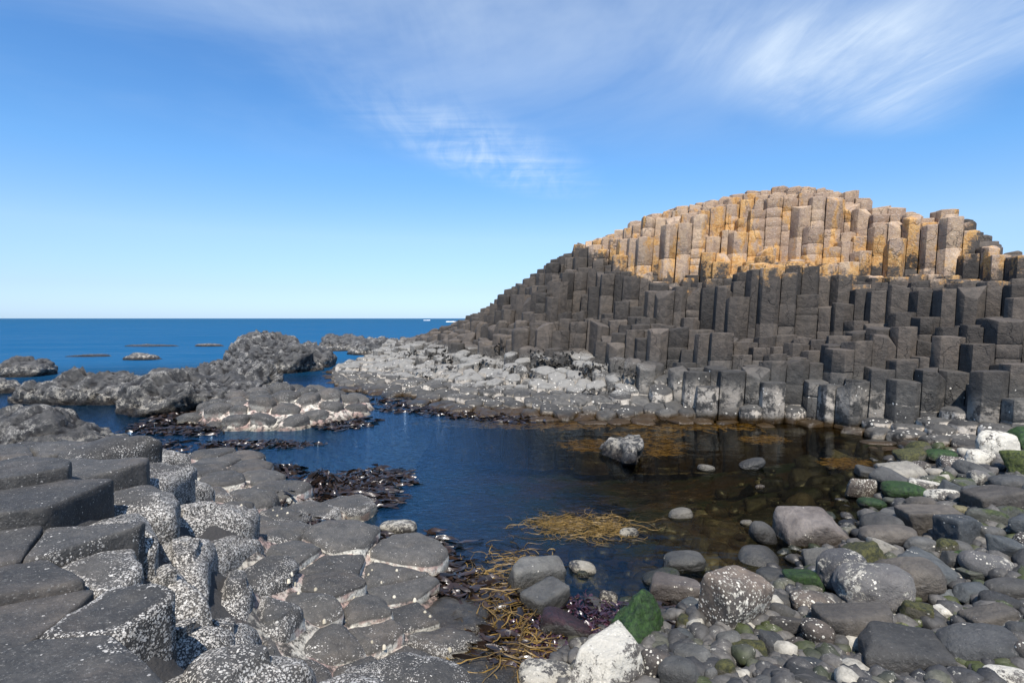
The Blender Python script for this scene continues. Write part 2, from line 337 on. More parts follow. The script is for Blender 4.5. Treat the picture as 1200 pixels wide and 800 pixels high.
def column_mesh(poly, zt, zb, rnd=.02, dome=.0, tilt=(0, 0), gap=.008, corner=.16, rough=.006, joints=(.3, .55), lean=0.0, rng=random,
                tone=None, barn=(0, 0, 0), rim=1.0, chip=0.0, fine=False, leanz=1.0):
    """one basalt column as a closed surface; returns verts (world), faces, masks"""
    cx = sum(p[0] for p in poly)/len(poly); cy = sum(p[1] for p in poly)/len(poly)
    L = len(poly); R = sum(math.hypot(p[0]-cx, p[1]-cy) for p in poly)/L
    pts = []
    for i in range(L):
        p0, p, p2 = poly[i-1], poly[i], poly[(i+1) % L]
        a = (p[0] + (p0[0]-p[0])*corner, p[1] + (p0[1]-p[1])*corner); c = (p[0] + (p2[0]-p[0])*corner, p[1] + (p2[1]-p[1])*corner)
        m = (.25*a[0]+.5*p[0]+.25*c[0], .25*a[1]+.5*p[1]+.25*c[1])
        pts += [a, m, c]
        if fine:
            e = (p2[0] + (p[0]-p2[0])*corner, p2[1] + (p[1]-p2[1])*corner)
            for t in (.33, .67): pts.append((c[0]+(e[0]-c[0])*t, c[1]+(e[1]-c[1])*t))
    k0 = 1 - gap / R; N = len(pts)
    V, Fc, MK = [], [], []
    tone = rng.random() if tone is None else tone
    sd = rng.random() * 50
    chipa = rng.random() * 6.283
    def ztop(x, y, k):
        dx, dy = (x-cx)/R, (y-cy)/R
        z = zt + tilt[0]*(x-cx) + tilt[1]*(y-cy) + dome*(1 - min(1, k*k))
        if chip:
            s = dx*math.cos(chipa) + dy*math.sin(chipa)
            if s > .25: z -= chip*(s-.25)*1.4
        return z
    nf = 3.2 if not fine else 4.5
    def ring(k, zf, rimv, bn, side):
        ids = []
        for (px, py) in pts:
            x = cx + (px-cx)*k; y = cy + (py-cy)*k; z = zf(x, y)
            q = Vector((x*nf+sd, y*nf, z*nf))
            d = noise.noise_vector(q)*rough*1.6 + noise.noise_vector(q*3.1)*rough*.8
            x += d.x; y += d.y; z += d.z * (1.0 if not side else .3)
            ids.append(len(V)); V.append((x + lean*(z-leanz), y, z)); MK.append((tone, rimv, bn, 1))
        return ids
    rings = []
    ks = (.35, .65, .85) if not fine else (.2, .4, .6, .78, .9)
    kin = max(.3, 1 - rnd/R - .02)
    for k in (q*kin for q in ks): rings.append(ring(k*k0, lambda x, y, k=k: ztop(x, y, k), 0, barn[0] + (barn[1]-barn[0])*max(0, (k-.5)*2), False))
    nb = 6 if rnd > .075 else (4 if rnd > .03 else 3)
    for j in range(nb):
        a = math.pi/2 * j/(nb-1)
        k = k0*(1 - rnd*(1-math.sin(a))/R)
        rings.append(ring(k, lambda x, y, a=a: ztop(x, y, .98) - rnd*(1-math.cos(a)), 0 if j < nb-1 else rim*.7, barn[1], False))
    zz = zt - rnd; step = 0
    low = zt - rnd - .5*(abs(tilt[0])+abs(tilt[1]))*R - chip*.9
    rings.append(ring(k0*1.003, lambda x, y: ztop(x, y, 1)-rnd-.012-rough*2.2, rim, barn[2], True))
    z = low - .03 - rough*2.5
    while z > zb + .05:
        h = rng.uniform(*joints); z2 = max(zb, z - h)
        g = rng.uniform(.006, .016)
        if fine or rnd > .05:
            zm = (z+z2)/2; rings.append(ring(k0, lambda x, y, zm=zm: zm, .0, barn[2], True))
        rings.append(ring(k0*(1 + rng.uniform(-.02, .01)), lambda x, y, z2=z2: z2 + .018, 0, barn[2], True))
        rings.append(ring(k0*(1 - g/R), lambda x, y, z2=z2: z2, .5*rim, barn[2], True))
        rings.append(ring(k0*(1 + rng.uniform(-.02, .01)), lambda x, y, z2=z2: z2 - .018, 0, barn[2], True))
        z = z2 - .018
    c = len(V); x, y, zc = cx, cy, ztop(cx, cy, 0); V.append((x + lean*(zc-leanz), y, zc)); MK.append((tone, 0, barn[0], 1))
    for i in range(N): Fc.append((c, rings[0][i], rings[0][(i+1) % N]))
    for a, b2 in zip(rings, rings[1:]):
        for i in range(N): Fc.append((a[i], b2[i], b2[(i+1) % N], a[(i+1) % N]))
    Fc.append(tuple(reversed(rings[-1])))
    return V, Fc, MK, (cx + lean*(zb-leanz), cy, zb)
def emit(name, data, mat, parent=None, sharp=None):
    V, Fc, MK, o = data
    po = parent.location if parent is not None else (0, 0, 0)
    return mesh_obj(name, [(v[0]-o[0], v[1]-o[1], v[2]-o[2]) for v in V], Fc, mat, (o[0]-po[0], o[1]-po[1], o[2]-po[2]), MK, parent, sharp=sharp)

# ------------------------------------------------------------------ shoreline
WL = [at(*p) for p in ((1200, 515), (1075, 528), (1045, 560), (1030, 600), (985, 645), (900, 705), (800, 722), (735, 752), (670, 790), (600, 840), (540, 960), (480, 1300))]
def shore_d(x, y):
    """signed distance to the beach waterline, positive on the beach side (towards +x)"""
    best = 1e9; sg = 1
    for (a, b), (c, d) in zip(WL, WL[1:]):
        dx, dy = c-a, d-b; t = max(0, min(1, ((x-a)*dx+(y-b)*dy)/(dx*dx+dy*dy)))
        px, py = a+dx*t, b+dy*t; e = math.hypot(x-px, y-py)
        if e < best: best = e; sg = 1 if (dx*(y-b)-dy*(x-a)) > 0 else -1
    return best*sg
def ground_z(x, y):
    d = shore_d(x, y) if (-14 < x < 22 and -6 < y < 40) else -40
    if y < 1.0 and x > -.5: d = max(d, .4)
    if d > 0: z = min(.55, .11*d + .02)
    else: z = max(-.95, .30*d) if d > -12 else -.95 - min(6, (-d-12)*.12)
    if y > 22 and x < 12: z = min(z, -.95 - (y-22)*.15) if z < 0 else z
    z = max(z, -8)
    return z + (.05*nz(x*1.7, y*1.7) + .02*nz(x*6, y*6) if abs(d) < 20 else 0)
def build_ground():
    near = list(np.arange(-9, 12.01, .15)); xs = [-30000, -6000, -1200, -300, -100, -50, -30, -20, -14, -11] + near + [13, 15, 18, 24, 34, 60, 150, 400, 1500, 6000, 30000]
    ys = [-3000, -600, -100, -30, -12, -6, -4] + list(np.arange(-3, 14.01, .15)) + [15, 16.5, 18, 20, 22, 25, 28, 32, 38, 46, 60, 100, 200, 600, 2000, 8000, 30000]
    V = [(x, y, ground_z(x, y)) for y in ys for x in xs]; nx = len(xs)
    Fc = [(j*nx+i, j*nx+i+1, (j+1)*nx+i+1, (j+1)*nx+i) for j in range(len(ys)-1) for i in range(nx-1)]
    tag(mesh_obj('ground', V, Fc, M['ground']), 'stony shore and weedy pool bed under the water', kind='structure')
    R = 30000
    xs = [-R, -3000, -300, -60, -20, 0, 20, 60, 300, 3000, R]; ys = [-40, 0, 10, 20, 40, 80, 200, 600, 2000, 8000, R]
    V = [(x, y, 0) for y in ys for x in xs]; nx = len(xs)
    Fc = [(j*nx+i, j*nx+i+1, (j+1)*nx+i+1, (j+1)*nx+i) for j in range(len(ys)-1) for i in range(nx-1)]
    tag(mesh_obj('sea', V, Fc, M['water'], smooth=False), 'blue sea running into a dark still tide pool', kind='structure')
build_ground()

# ------------------------------------------------------------------ the hill of columns
ST = {  # image column: (row, distance) knots from the waterline up to the skyline
 365: [(455, 14.2, -.5)]*1,
 400: [(455, 14.2), (448, 14.6), (437, 15.6), (430, 16.8), (427, 18), (426, 19), ('z', 20, .1), ('z', 21, -.4), ('z', 22, -.5), ('z', 23, -.5), ('z', 24, -.5)],
 470: [(467, 12.4), (455, 13), (437, 14.5), (425, 15.8), (415, 17.5), (408, 19), (403, 20.5), (400, 22), (398, 24), (397, 26), ('z', 27.5, .1)],
 540: [(487, 10.2), (470, 11), (445, 12.8), (430, 13.6), (415, 14.8), (405, 15.4), (399, 16.3), (389, 17), (384, 18), (377, 18.8), (374, 19.5)],
 570: [(488, 10.1), (471, 10.9), (447, 12.4), (430, 13.2), (415, 14.2), (400, 14.7), (392, 15.6), (375, 16.2), (371, 17), (364, 17.5), (361, 18)],
 600: [(489, 10.0), (472, 10.8), (450, 12.0), (430, 12.7), (415, 13.6), (390, 14), (380, 15), (357, 15.3), (350, 16), (340, 16.3), (336, 17)],
 640: [(490, 9.9), (474, 10.5), (454, 11.6), (430, 12.2), (417, 13.2), (380, 13.6), (368, 14.6), (334, 15), (326, 15.7), (315, 16), (310, 16.6)],
 680: [(491, 9.8), (476, 10.3), (456, 11.3), (432, 11.8), (418, 12.8), (382, 13.2), (368, 14.3), (330, 14.6), (312, 15.3), (292, 15.7), (284, 16.3)],
 720: [(493, 9.7), (480, 10.1), (460, 10.9), (435, 11.4), (422, 12.2), (386, 12.5), (375, 13.6), (325, 13.9), (310, 14.7), (280, 15.2), (270, 15.8)],
 780: [(493, 9.7), (487, 9.85), (474, 10.3), (438, 10.6), (425, 11.4), (388, 11.7), (380, 12.7), (340, 12.9), (330, 13.9), (256, 14.6), (242, 15.3)],
 840: [(494, 9.6), (491, 9.65), (488, 9.7), (436, 9.9), (428, 10.4), (396, 10.7), (390, 12.0), (340, 12.2), (325, 13.6), (240, 14.2), (231, 15)],
 900: [(497, 9.4), (494, 9.45), (490, 9.5), (430, 9.65), (425, 10), (404, 10.3), (398, 11.3), (318, 11.5), (300, 13.2), (234, 14.1), (219, 14.8)],
 950: [(499, 9.3), (496, 9.35), (491, 9.45), (432, 9.6), (426, 10.0), (410, 10.2), (394, 11.4), (320, 11.6), (302, 13.1), (228, 13.8), (216, 14.6)],
 1000: [(512, 8.4), (506, 8.6), (496, 8.95), (438, 9.1), (430, 9.6), (396, 9.8), (385, 11.0), (335, 11.2), (316, 12.9), (240, 13.5), (217, 14.2)],
 1020: [(518, 8.1), (512, 8.3), (490, 8.9), (438, 9.0), (430, 9.5), (390, 9.7), (380, 10.8), (342, 11.0), (318, 12.8), (250, 13.3), (236, 13.8)],
 1050: [(527, 7.6), (520, 7.8), (487, 8.7), (433, 8.85), (427, 9.3), (390, 9.5), (385, 10.1), (352, 10.3), (320, 12.5), (252, 12.9), (242, 13.4)],
 1085: [(536, 7.2), (528, 7.35), (488, 8.5), (436, 8.6), (430, 9.1), (388, 9.3), (383, 9.9), (348, 10.1), (323, 12.1), (264, 12.4), (257, 13)],
 1100: [(540, 7.0), (531, 7.2), (489, 8.35), (438, 8.5), (430, 9.0), (388, 9.2), (382, 9.8), (345, 10.0), (325, 12.0), (256, 12.2), (249, 12.8)],
 1122: [(546, 6.8), (536, 7.0), (489, 8.25), (438, 8.4), (430, 8.8), (386, 9.0), (380, 9.6), (342, 9.8), (325, 11.8), (256, 11.9), (250, 12.5)],
 1150: [(555, 6.4), (545, 6.6), (490, 8.0), (436, 8.15), (428, 8.6), (384, 8.8), (376, 9.4), (340, 9.6), (326, 11.5), (280, 11.7), (273, 12.2)],
 1172: [(562, 6.1), (552, 6.3), (492, 7.8), (436, 8.0), (428, 8.3), (380, 8.5), (372, 9.1), (337, 9.3), (328, 10.6), (296, 10.8), (289, 11.4)],
 1200: [(570, 5.9), (560, 6.1), (495, 7.6), (436, 7.8), (428, 8.1), (376, 8.3), (366, 8.8), (335, 9.0), (330, 9.9), (299, 10.1), (294, 11)],
 1400: [(600, 5.1), (580, 5.3), (500, 7.0), (440, 7.1), (432, 7.4), (370, 7.6), (365, 8), (320, 8.2), (318, 9), (295, 9.2), (290, 10)],
}
ST[365] = [('z', k[1], -.6) for k in ST[400]]
US = sorted(ST)
def knots(u):
    u = min(max(u, US[0]), US[-1])
    for a, b in zip(US, US[1:]):
        if a <= u <= b: break
    t = (u-a)/(b-a); r = []
    for p, q in zip(ST[a], ST[b]):
        zp = p[2] if p[0] == 'z' else CH - (p[0]-HV)/F*p[1]
        zq = q[2] if q[0] == 'z' else CH - (q[0]-HV)/F*q[1]
        r.append((p[1]+(q[1]-p[1])*t, zp+(zq-zp)*t))
    return r
LEAN = .075
def prof(x, y):
    z = 1.2; seg = 0
    for _ in range(4):
        u = 600 + F*(x + LEAN*(max(z, 0)-1))/y
        K = knots(u)
        if u < 366 or y < K[0][0]-.12: return None
        yy = y + (.28*nz(x*.9, y*.3, 5) if z > .9 else 0)
        if yy >= K[-1][0]:
            z = K[-1][1] - .10*(yy-K[-1][0]); seg = 10
        else:
            z = K[0][1]; seg = 0
            for i in range(10):
                if K[i][0] <= yy <= K[i+1][0]:
                    z = K[i][1] + (K[i+1][1]-K[i][1])*(yy-K[i][0])/(K[i+1][0]-K[i][0]); seg = i; break
    back = K[-1][0] + 2.6
    return (z, seg, u) if y < back else None
rngH = random.Random(11)
seeds = []
P = .365
y = 4.6; row = 0
while y < 29:
    x = -8
    while x < 15:
        sx = x + (P/2 if row % 2 else 0) + rngH.uniform(-.072, .072); sy = y + rngH.uniform(-.072, .072)
        r = prof(sx, sy)
        if r and r[0] > -.25:
            seeds.append([sx, sy, r[0], r[1], r[2]])
        x += P
    y += P*.866; row += 1
blk = {}
def block_y(x, y):
    best = None
    for a in (-1, 0, 1):
        for c in (-1, 0, 1):
            i, j = int(math.floor(x/1.15))+a, int(math.floor(y/.95))+c
            if (i, j) not in blk:
                q = random.Random(i*7919+j*104729); blk[(i, j)] = ((i+q.uniform(.1, .9))*1.15, (j+q.uniform(.1, .9))*.95)
            bx, by = blk[(i, j)]; d = (bx-x)**2 + ((by-y)*1.2)**2
            if best is None or d < best[0]: best = (d, bx, by)
    return best[2]
for s_ in seeds:
    x, y, z, seg, u = s_
    if z > .9 and seg > 2:
        by = block_y(x, y); r2 = prof(x + 0*y, y + (by-y)*.62)
        if r2:
            dz = max(-.5, min(.5, r2[0]-z)) * (1.0 if seg < 9 else .12)
            s_[2] = z + dz
cells = all_cells(seeds, .33, 1.0)
hill = []
for s, c in zip(seeds, cells):
    if c is None: continue
    x, y, z, seg, u = s; r = rngH
    low = z < .45 or (z < 1.05 and x < 3.2) or (u < 620 and z < 1.7)
    amp = .035 if z < .45 else (.075 if seg < 8 else (.10 if seg < 9 else .035))
    z += r.gauss(0, amp*.8) + (.10*nz(x*.55, y*.55, 3) if seg > 2 else 0)
    if seg >= 9: z -= .05
    if seg >= 9 and 1093 < u < 1122: z += .10
    if seg == 8 and r.random() < .12: z += .16
    if z < 3 and seg in (3, 4, 5, 6) and r.random() < .2: z -= .2
    rnd = r.uniform(.012, .026) if not low else r.uniform(.035, .07)
    if seg >= 8: rnd = r.uniform(.02, .045)
    if r.random() < .12: tilt = (r.uniform(-.35, .35), r.uniform(-.4, .2))
    else: tilt = (r.gauss(0, .05), r.gauss(-.02, .06))
    chip = r.uniform(.08, .25) if r.random() < .24 else 0
    if z < .5: chip = 0; tilt = (tilt[0]*.4, tilt[1]*.4)
    J = (.4, 1.1) if seg >= 8 else (.4, 1.2)
    if r.random() < (.34 if seg >= 8 else .22): J = (.12, .34)
    if not low: rnd = r.uniform(.006, .014) if seg < 8 else r.uniform(.010, .022)
    shelf = z < 1.05 and s[0] < 3.2
    if shelf:
        rnd = r.uniform(.035, .06); z += r.gauss(0, .02)
        a_, c_ = prof(x, y+.2), prof(x, y-.2)
        tilt = (tilt[0]*.5, tilt[1]*.5 + (.7*max(-.1, min(.5, (a_[0]-c_[0])/.4)) if a_ and c_ else 0))
    d = column_mesh(c, z, max(-.8, z-2.7), rnd, r.uniform(-.02, .02) if not low else r.uniform(.0, .03), tilt, (r.uniform(.003, .011) if seg < 8 else r.uniform(.006, .016)) if not shelf else .001,
                    (.04 if z > 1 else .06) if not low else .16, .005 if not low else (.014 if not shelf else .030), J if not shelf else (.3, .6), LEAN if not low else LEAN*.6, r, None, (0, 0, 0), 1.0, chip)
    hill.append([d, z, seg, u, s])
# which columns show largest: cast the frame's rays at the whole hill
allV, allF, own = [], [], []
for i, h in enumerate(hill):
    o = len(allV); allV += h[0][0]
    for f in h[0][1]: allF.append([o+k for k in f]); own.append(i)
bvh = BVHTree.FromPolygons(allV, allF)
hits = {}
for j in range(200, 580, 3):
    for i in range(360, 1200, 3):
        d = Vector(((i-600)/F, 1, (HV-j)/F)).normalized()
        r = bvh.ray_cast(Vector((0, 0, CH)), d)
        if r[2] is not None: hits.setdefault(own[r[2]], []).append((i, j))
order = sorted(hits, key=lambda k: -len(hits[k]))
ind = set(order[:298])
TIER = ['low pavement']*2 + ['lowest wall']*2 + ['second step']*2 + ['step below top cliff']*2 + ['top cliff']*2 + ['skyline row']
XS = [(600, 'at its seaward tail'), (690, 'on its left flank'), (770, 'left of the orange patch'), (850, 'below the orange patch'), (930, 'left of the summit'), (1010, 'under the summit'),
      (1080, 'right of the summit'), (1140, 'under the jutting skyline block'), (9999, 'at the right frame edge')]
ORD = ['leftmost'] + [w + ' from left' for w in 'second third fourth fifth sixth seventh eighth ninth tenth eleventh twelfth thirteenth fourteenth fifteenth sixteenth seventeenth eighteenth nineteenth twentieth twenty-first twenty-second twenty-third twenty-fourth twenty-fifth'.split()]
grp = {}
for k in ind:
    pts = hits[k]; mu = sum(p[0] for p in pts)/len(pts)
    hh = max(p[1] for p in pts) - min(p[1] for p in pts); x0 = next(a for a, b in XS if mu < a)
    grp.setdefault((TIER[hill[k][2]], x0), []).append((mu, hh, k))
def is_lichen(x, z): return z > 2.78 + max(0, 3.3-x)*.8 + max(0, x-9.3)*3
for (t, x0), L in grp.items():
    L.sort(); xn = dict(XS)[x0]
    for n, (mu, hh, k) in enumerate(L):
        h = hill[k]; o = emit('basalt_column', h[0], M['hill'], sharp=38)
        colr = 'ochre-lichened' if is_lichen(h[4][0], h[1]) else ('pale barnacled' if (h[1] < 1.0 and h[4][0] < 2.5) else 'dark grey')
        siz = 'tall' if hh > 38 else ('short' if hh < 15 else 'mid-height')
        tag(o, f'{siz} {colr} column, {ORD[min(n, 24)]}, {t}, {xn}', 'basalt column', 'hexagonal columns of the hill', 'thing')
V, Fc, MK = [], [], []
for i, h in enumerate(hill):
    if i in ind: continue
    o = len(V); V += h[0][0]; MK += h[0][2]; Fc += [tuple(o+k for k in f) for f in h[0][1]]
tag(mesh_obj('basalt_columns', V, Fc, M['hill'], masks=MK, sharp=38), 'smaller and half hidden columns packed between the larger ones of the hill', 'basalt columns', kind='stuff')

# ------------------------------------------------------------------ foreground slabs, left
# (u, v) centre of the top face, z of the top, rounding, barnacles top / edge, label
SL = [
 (8, 547, 1.06, .012, 0, .02, 'smooth bare slab at left frame edge behind the thick hexagonal one'),
 (40, 581, 1.02, .014, .0, .06, 'thick smooth hexagonal slab standing proud of the barnacled ones'),
 (98, 551, .95, .02, .0, .15, 'bare grey-brown slab wedged behind the thick hexagonal slab'),
 (122, 523, .93, .05, .02, .35, 'rounded bare slab with a barnacled end, farthest of the raised slabs'),
 (60, 524, .91, .03, .0, .1, 'low bare slab in front of the cratered crag'),
 (10, 527, .93, .03, .0, .1, 'bare slab at the frame edge touching the cratered crag'),
 (155, 583, .83, .07, .30, .85, 'drum-shaped slab with a grey top and thickly barnacled side'),
 (168, 556, .78, .06, .35, .8, 'low grey slab with barnacle rim behind the drum-shaped slab'),
 (183, 537, .70, .07, .45, .9, 'barnacled slab sloping to the narrow blue inlet'),
 (197, 553, .62, .08, .5, .9, 'barnacle-rimmed stump between inlet slab and rounded humps'),
 (133, 625, .86, .05, .55, .9, 'barnacled slab just in front of the drum-shaped one'),
 (70, 632, .955, .014, .16, .45, 'grey slab below the thick hexagonal slab, dotted with barnacles'),
 (5, 640, .96, .014, .05, .25, 'flat grey slab at left frame edge under the thick hexagonal slab'),
 (30, 675, .95, .014, .06, .15, 'broad flat slab split by a long dark crack'),
 (115, 663, .91, .03, .42, .8, 'slab with the densest white barnacle patch'),
 (5, 727, .925, .010, .03, .12, 'dark square-cornered slab sunk at the left frame edge'),
 (140, 715, .93, .032, .0, .72, 'very broad smooth slab with barnacled right shoulder beside the square-cornered one'),
 (75, 775, .935, .015, .02, .4, 'broad slab at the bottom left corner of the picture'),
 (207, 693, .76, .13, .72, 1.0, 'humped slab white with barnacles beside the very broad smooth slab'),
 (225, 650, .70, .14, .80, 1.0, 'round hump white with barnacles, highest on the slope'),
 (238, 602, .64, .14, .80, 1.0, 'tall round hump crusted in barnacles behind the highest one'),
 (226, 566, .54, .12, .6, .9, 'dark knobbly hump near the inlet mouth'),
 (222, 745, .68, .13, .70, 1.0, 'barnacled hump in the shade of the bottom left slabs'),
 (262, 640, .50, .12, .62, .85, 'grey hump peppered with barnacles right of the highest hump'),
 (272, 690, .52, .12, .60, .8, 'long low hump evenly peppered with barnacles'),
 (278, 742, .52, .12, .62, .8, 'wide hump peppered with barnacles near bottom edge'),
 (250, 792, .60, .12, .65, .9, 'barnacled hump cut off by the bottom edge'),
 (205, 800, .76, .12, .6, .95, 'barnacled hump at the bottom edge beside the corner slabs'),
 (305, 797, .50, .10, .5, .8, 'long peppered hump at the bottom edge right of the cut-off one'),
 (262, 600, .36, .06, .40, .6, 'grey hump with light barnacles beside the low worn heads'),
 (302, 668, .38, .08, .38, .6, 'grey slab with a row of barnacles along its crest'),
 (318, 712, .40, .08, .32, .6, 'grey slab lightly peppered, below the crested one'),
 (326, 768, .40, .07, .35, .5, 'wide grey slab at bottom edge, lightly peppered'),
 (341, 645, .27, .03, .14, .3, 'smooth slab touching the kelp bank'),
 (400, 660, .23, .03, .14, .2, 'smooth domed slab below the kelp bank'),
 (390, 683, .26, .03, .16, .2, 'smooth slab in the middle of the paved shelf'),
 (451, 674, .14, .03, .08, .2, 'small smooth slab against the kelp, top of the paved shelf'),
 (466, 690, .13, .02, .08, .2, 'wide smooth slab with a white joint along its back'),
 (362, 709, .28, .03, .24, .3, 'slab with pale limpets at its corner'),
 (430, 712, .20, .03, .14, .2, 'domed slab ringed by the thickest white joints'),
 (487, 719, .11, .02, .08, .3, 'slab with green weed and limpets at its edge'),
 (441, 742, .17, .03, .10, .2, 'domed slab with one white limpet near its front'),
 (388, 752, .24, .03, .20, .3, 'large smooth slab left of the pink crusted joint'),
 (508, 752, .08, .03, .10, .5, 'pink-rimmed slab at the foot of the paved shelf'),
 (473, 768, .11, .03, .10, .3, 'narrow slab above the dark weed tuft'),
 (352, 795, .27, .04, .3, .4, 'slab cut by the bottom edge, dotted with barnacles'),
 (425, 796, .18, .03, .10, .2, 'slab cut by the bottom edge behind a thick white joint'),
 (519, 722, .04, .03, .1, .3, 'small worn slab at the rim of the pool'),
 (545, 790, .04, .03, .2, .5, 'low pinkish slab under the yellow weed'),
 (490, 800, .08, .03, .2, .5, 'low slab beside the dark weed tuft at bottom edge'),
 (251, 529, .18, .05, .04, .1, 'farthest smooth head of the low worn cluster'),
 (282, 533, .16, .05, .06, .1, 'smooth worn head near the white shelly patch'),
 (255, 541, .20, .05, .04, .1, 'dark smooth head, second row of the low worn cluster'),
 (288, 544, .18, .05, .06, .1, 'pale-speckled worn head, second row of the low cluster'),
 (235, 548, .24, .05, .10, .2, 'worn head beside the narrow inlet'),
 (268, 556, .23, .05, .08, .1, 'shiny dark worn head shaped like a saddle'),
 (300, 556, .19, .05, .08, .1, 'worn head half hidden by a strand of kelp'),
 (328, 569, .20, .05, .02, .1, 'long smooth worn head rising out of the kelp'),
 (286, 581, .24, .06, .06, .2, 'broad worn head in the middle of the low cluster'),
 (258, 578, .30, .06, .25, .4, 'worn head between the humps and the low cluster'),
 (268, 597, .27, .05, .10, .2, 'little worn head beside a round limpet'),
 (292, 607, .22, .04, .12, .3, 'smooth round head ringed in cream crust'),
 (328, 603, .18, .04, .12, .5, 'worn head topped with a cluster of limpets'),
 (368, 595, .14, .04, .06, .6, 'oval head inside a thick cream ring'),
 (404, 590, .10, .04, .10, .6, 'pinkish rimmed head at the kelp edge'),
 (310, 625, .24, .04, .2, .4, 'pinkish crusted slab beside the orange weed'),
]
pts0 = [(*at(u, v, z), z, rn, bt, be, lb) for u, v, z, rn, bt, be, lb in SL]
# extra columns out of frame or hidden behind, same pavement
ext = []
rngS = random.Random(5)
yy = .6; row = 0
while yy < 6.6:
    xx = -6.0
    while xx < .2:
        sx = xx + (.21 if row % 2 else 0) + rngS.uniform(-.05, .05); sy = yy + rngS.uniform(-.05, .05); xx += .42
        dm = min(math.hypot(sx-p[0], sy-p[1]) for p in pts0)
        u = 600 + F*sx/sy
        if dm < .33 or dm > 1.5: continue
        w = [(1/((sx-p[0])**2 + (sy-p[1])**2)**2, p) for p in pts0]; W = sum(a for a, _ in w)
        z = sum(a*p[2] for a, p in w)/W; rn = sum(a*p[3] for a, p in w)/W; bt = sum(a*p[4] for a, p in w)/W; be = sum(a*p[5] for a, p in w)/W
        v = HV + F*(CH-z)/sy
        if sy < 1.25 and sx > -1.1: continue
        inside = (0 < u < 1200 and v < 810)
        # keep water areas open
        if inside and (dm > .40 and z < .45): continue
        if sy > 4.4 and sx > -2.2: continue
        if sy > 4.6 and z < .8: continue
        if sy < 3.4 and sx > -.45: continue
        ext.append((sx, sy, z + rngS.uniform(-.01, .01), rn, bt, be, None))
    yy += .37; row += 1
pts0 += ext
zof = {(p[0], p[1]): p[2] for p in pts0}
cl = all_cells([(p[0], p[1]) for p in pts0], lambda s: (.50 if zof[s] > .9 else (.38 if zof[s] > .2 else .29)) if s[1] < 4.6 else .28, 1.1)
def bed_h(x, y):
    W = Z = 0; dm = 9
    for p in pts0:
        d2 = (x-p[0])**2 + (y-p[1])**2; w = 1/(d2+.004)**2.2; W += w; Z += w*p[2]; dm = min(dm, d2)
    return Z/W - .034 - .03*max(0, Z/W-.4) - max(0, math.sqrt(dm)-.22)*1.6
gx = [-4.2 + .07*i for i in range(62)]; gy = [.9 + .07*i for i in range(76)]
V = [(x, y, bed_h(x, y) + .012*nz(x*9, y*9)) for y in gy for x in gx]; nx = len(gx)
tag(mesh_obj('crusted_rock_floor', V, [(j*nx+i, j*nx+i+1, (j+1)*nx+i+1, (j+1)*nx+i) for j in range(len(gy)-1) for i in range(nx-1) if max(V[j*nx+i][2], V[(j+1)*nx+i+1][2]) > -.5], M['mortar']), 'cream and pink crust filling the joints between the near slabs', kind='structure')
cnt = {}; SV, SF = [], []
for p, c in zip(pts0, cl):
    if c is None: continue
    x, y, z, rn, bt, be, lb = p
    lo = z < .5
    d = column_mesh(c, z, -.7, rn, .022 if rn >= .028 and lo else (.045 if rn > .04 else .004), (rngS.gauss(0, .02 if z < .85 else .006) + (.06 if lo and x > -1.2 else 0)*-1, rngS.gauss(0, .02)),
                    rngS.uniform(.003, .006) if not lo else rngS.uniform(.004, .008), .085 if rn < .03 else .22, .007 if rn < .03 else .015, (.3, .5) if z > .55 else (.5, .8), 0, rngS,
                    None, (bt, be, be*.9), 1.0 if lo else .35, 0, True)
    o = emit('basalt_slab', d, M['slab'], sharp=50)
    oo = len(SV); SV += d[0]; SF += [tuple(oo+k for k in f) for f in d[1]]
    if lb is None:
        q = min((p2 for p2 in pts0 if p2[6]), key=lambda p2: math.hypot(p2[0]-x, p2[1]-y))
        sd = 'behind' if y > q[1]+.15 else ('in front of' if y < q[1]-.15 else ('left of' if x < q[0] else 'right of'))
        lb = 'column top ' + sd + ' the ' + ' '.join(q[6].split()[:7])
        cnt[lb] = cnt.get(lb, 0)+1
        if cnt[lb] > 1: lb += ', ' + ('next one over' if cnt[lb] == 2 else 'farther one')
    tag(o, lb, 'rock slab', 'column tops paving the near shore', 'thing')

# ------------------------------------------------------------------ islet of worn column heads
isl = bpy.data.objects.new('tidal_islet', None); COL.objects.link(isl)
ix, iy = at(318, 492); isl.location = (ix, iy, 0)
tag(isl, 'low islet of worn rounded column heads between the rough crag and the pool', 'islet')
rI = random.Random(3); sds = []
yy = iy-1.7; row = 0
while yy < iy+3.6:
    xx = ix-2.4
    while xx < ix+2.4:
        sx = xx + (.2 if row % 2 else 0) + rI.uniform(-.07, .07); sy = yy + rI.uniform(-.07, .07); xx += .40
        u = 600+F*sx/sy; v = HV+F*CH/sy
        top = 1 - ((sx-ix)/(1.38 + .25*nz(sx, sy)))**2 - ((sy-iy-.6)/(1.45))**2
        if top > 0 and not (u > 395 and v > 512): sds.append((sx, sy, .10 + .34*min(1, top*1.3) + rI.gauss(0, .04)))
    yy += .36; row += 1
for s, c in zip(sds, all_cells(sds, .27, .9)):
    if c is None: continue
    d = column_mesh(c, s[2], -.6, rI.uniform(.06, .10), .035, (rI.gauss(0, .10), rI.gauss(-.05, .10)), .004, .22, .018, (.8, .9), 0, rI, None, (.12, .25, .35), .55)
    emit('column_head', d, M['slab'], isl, sharp=60)
def islet_h(x, y):
    W = Z = 0; dm = 9
    for p in sds:
        d2 = (x-p[0])**2 + (y-p[1])**2; w = 1/(d2+.004)**2; W += w; Z += w*p[2]; dm = min(dm, d2)
    return Z/W - .05 - max(0, math.sqrt(dm)-.2)*1.3
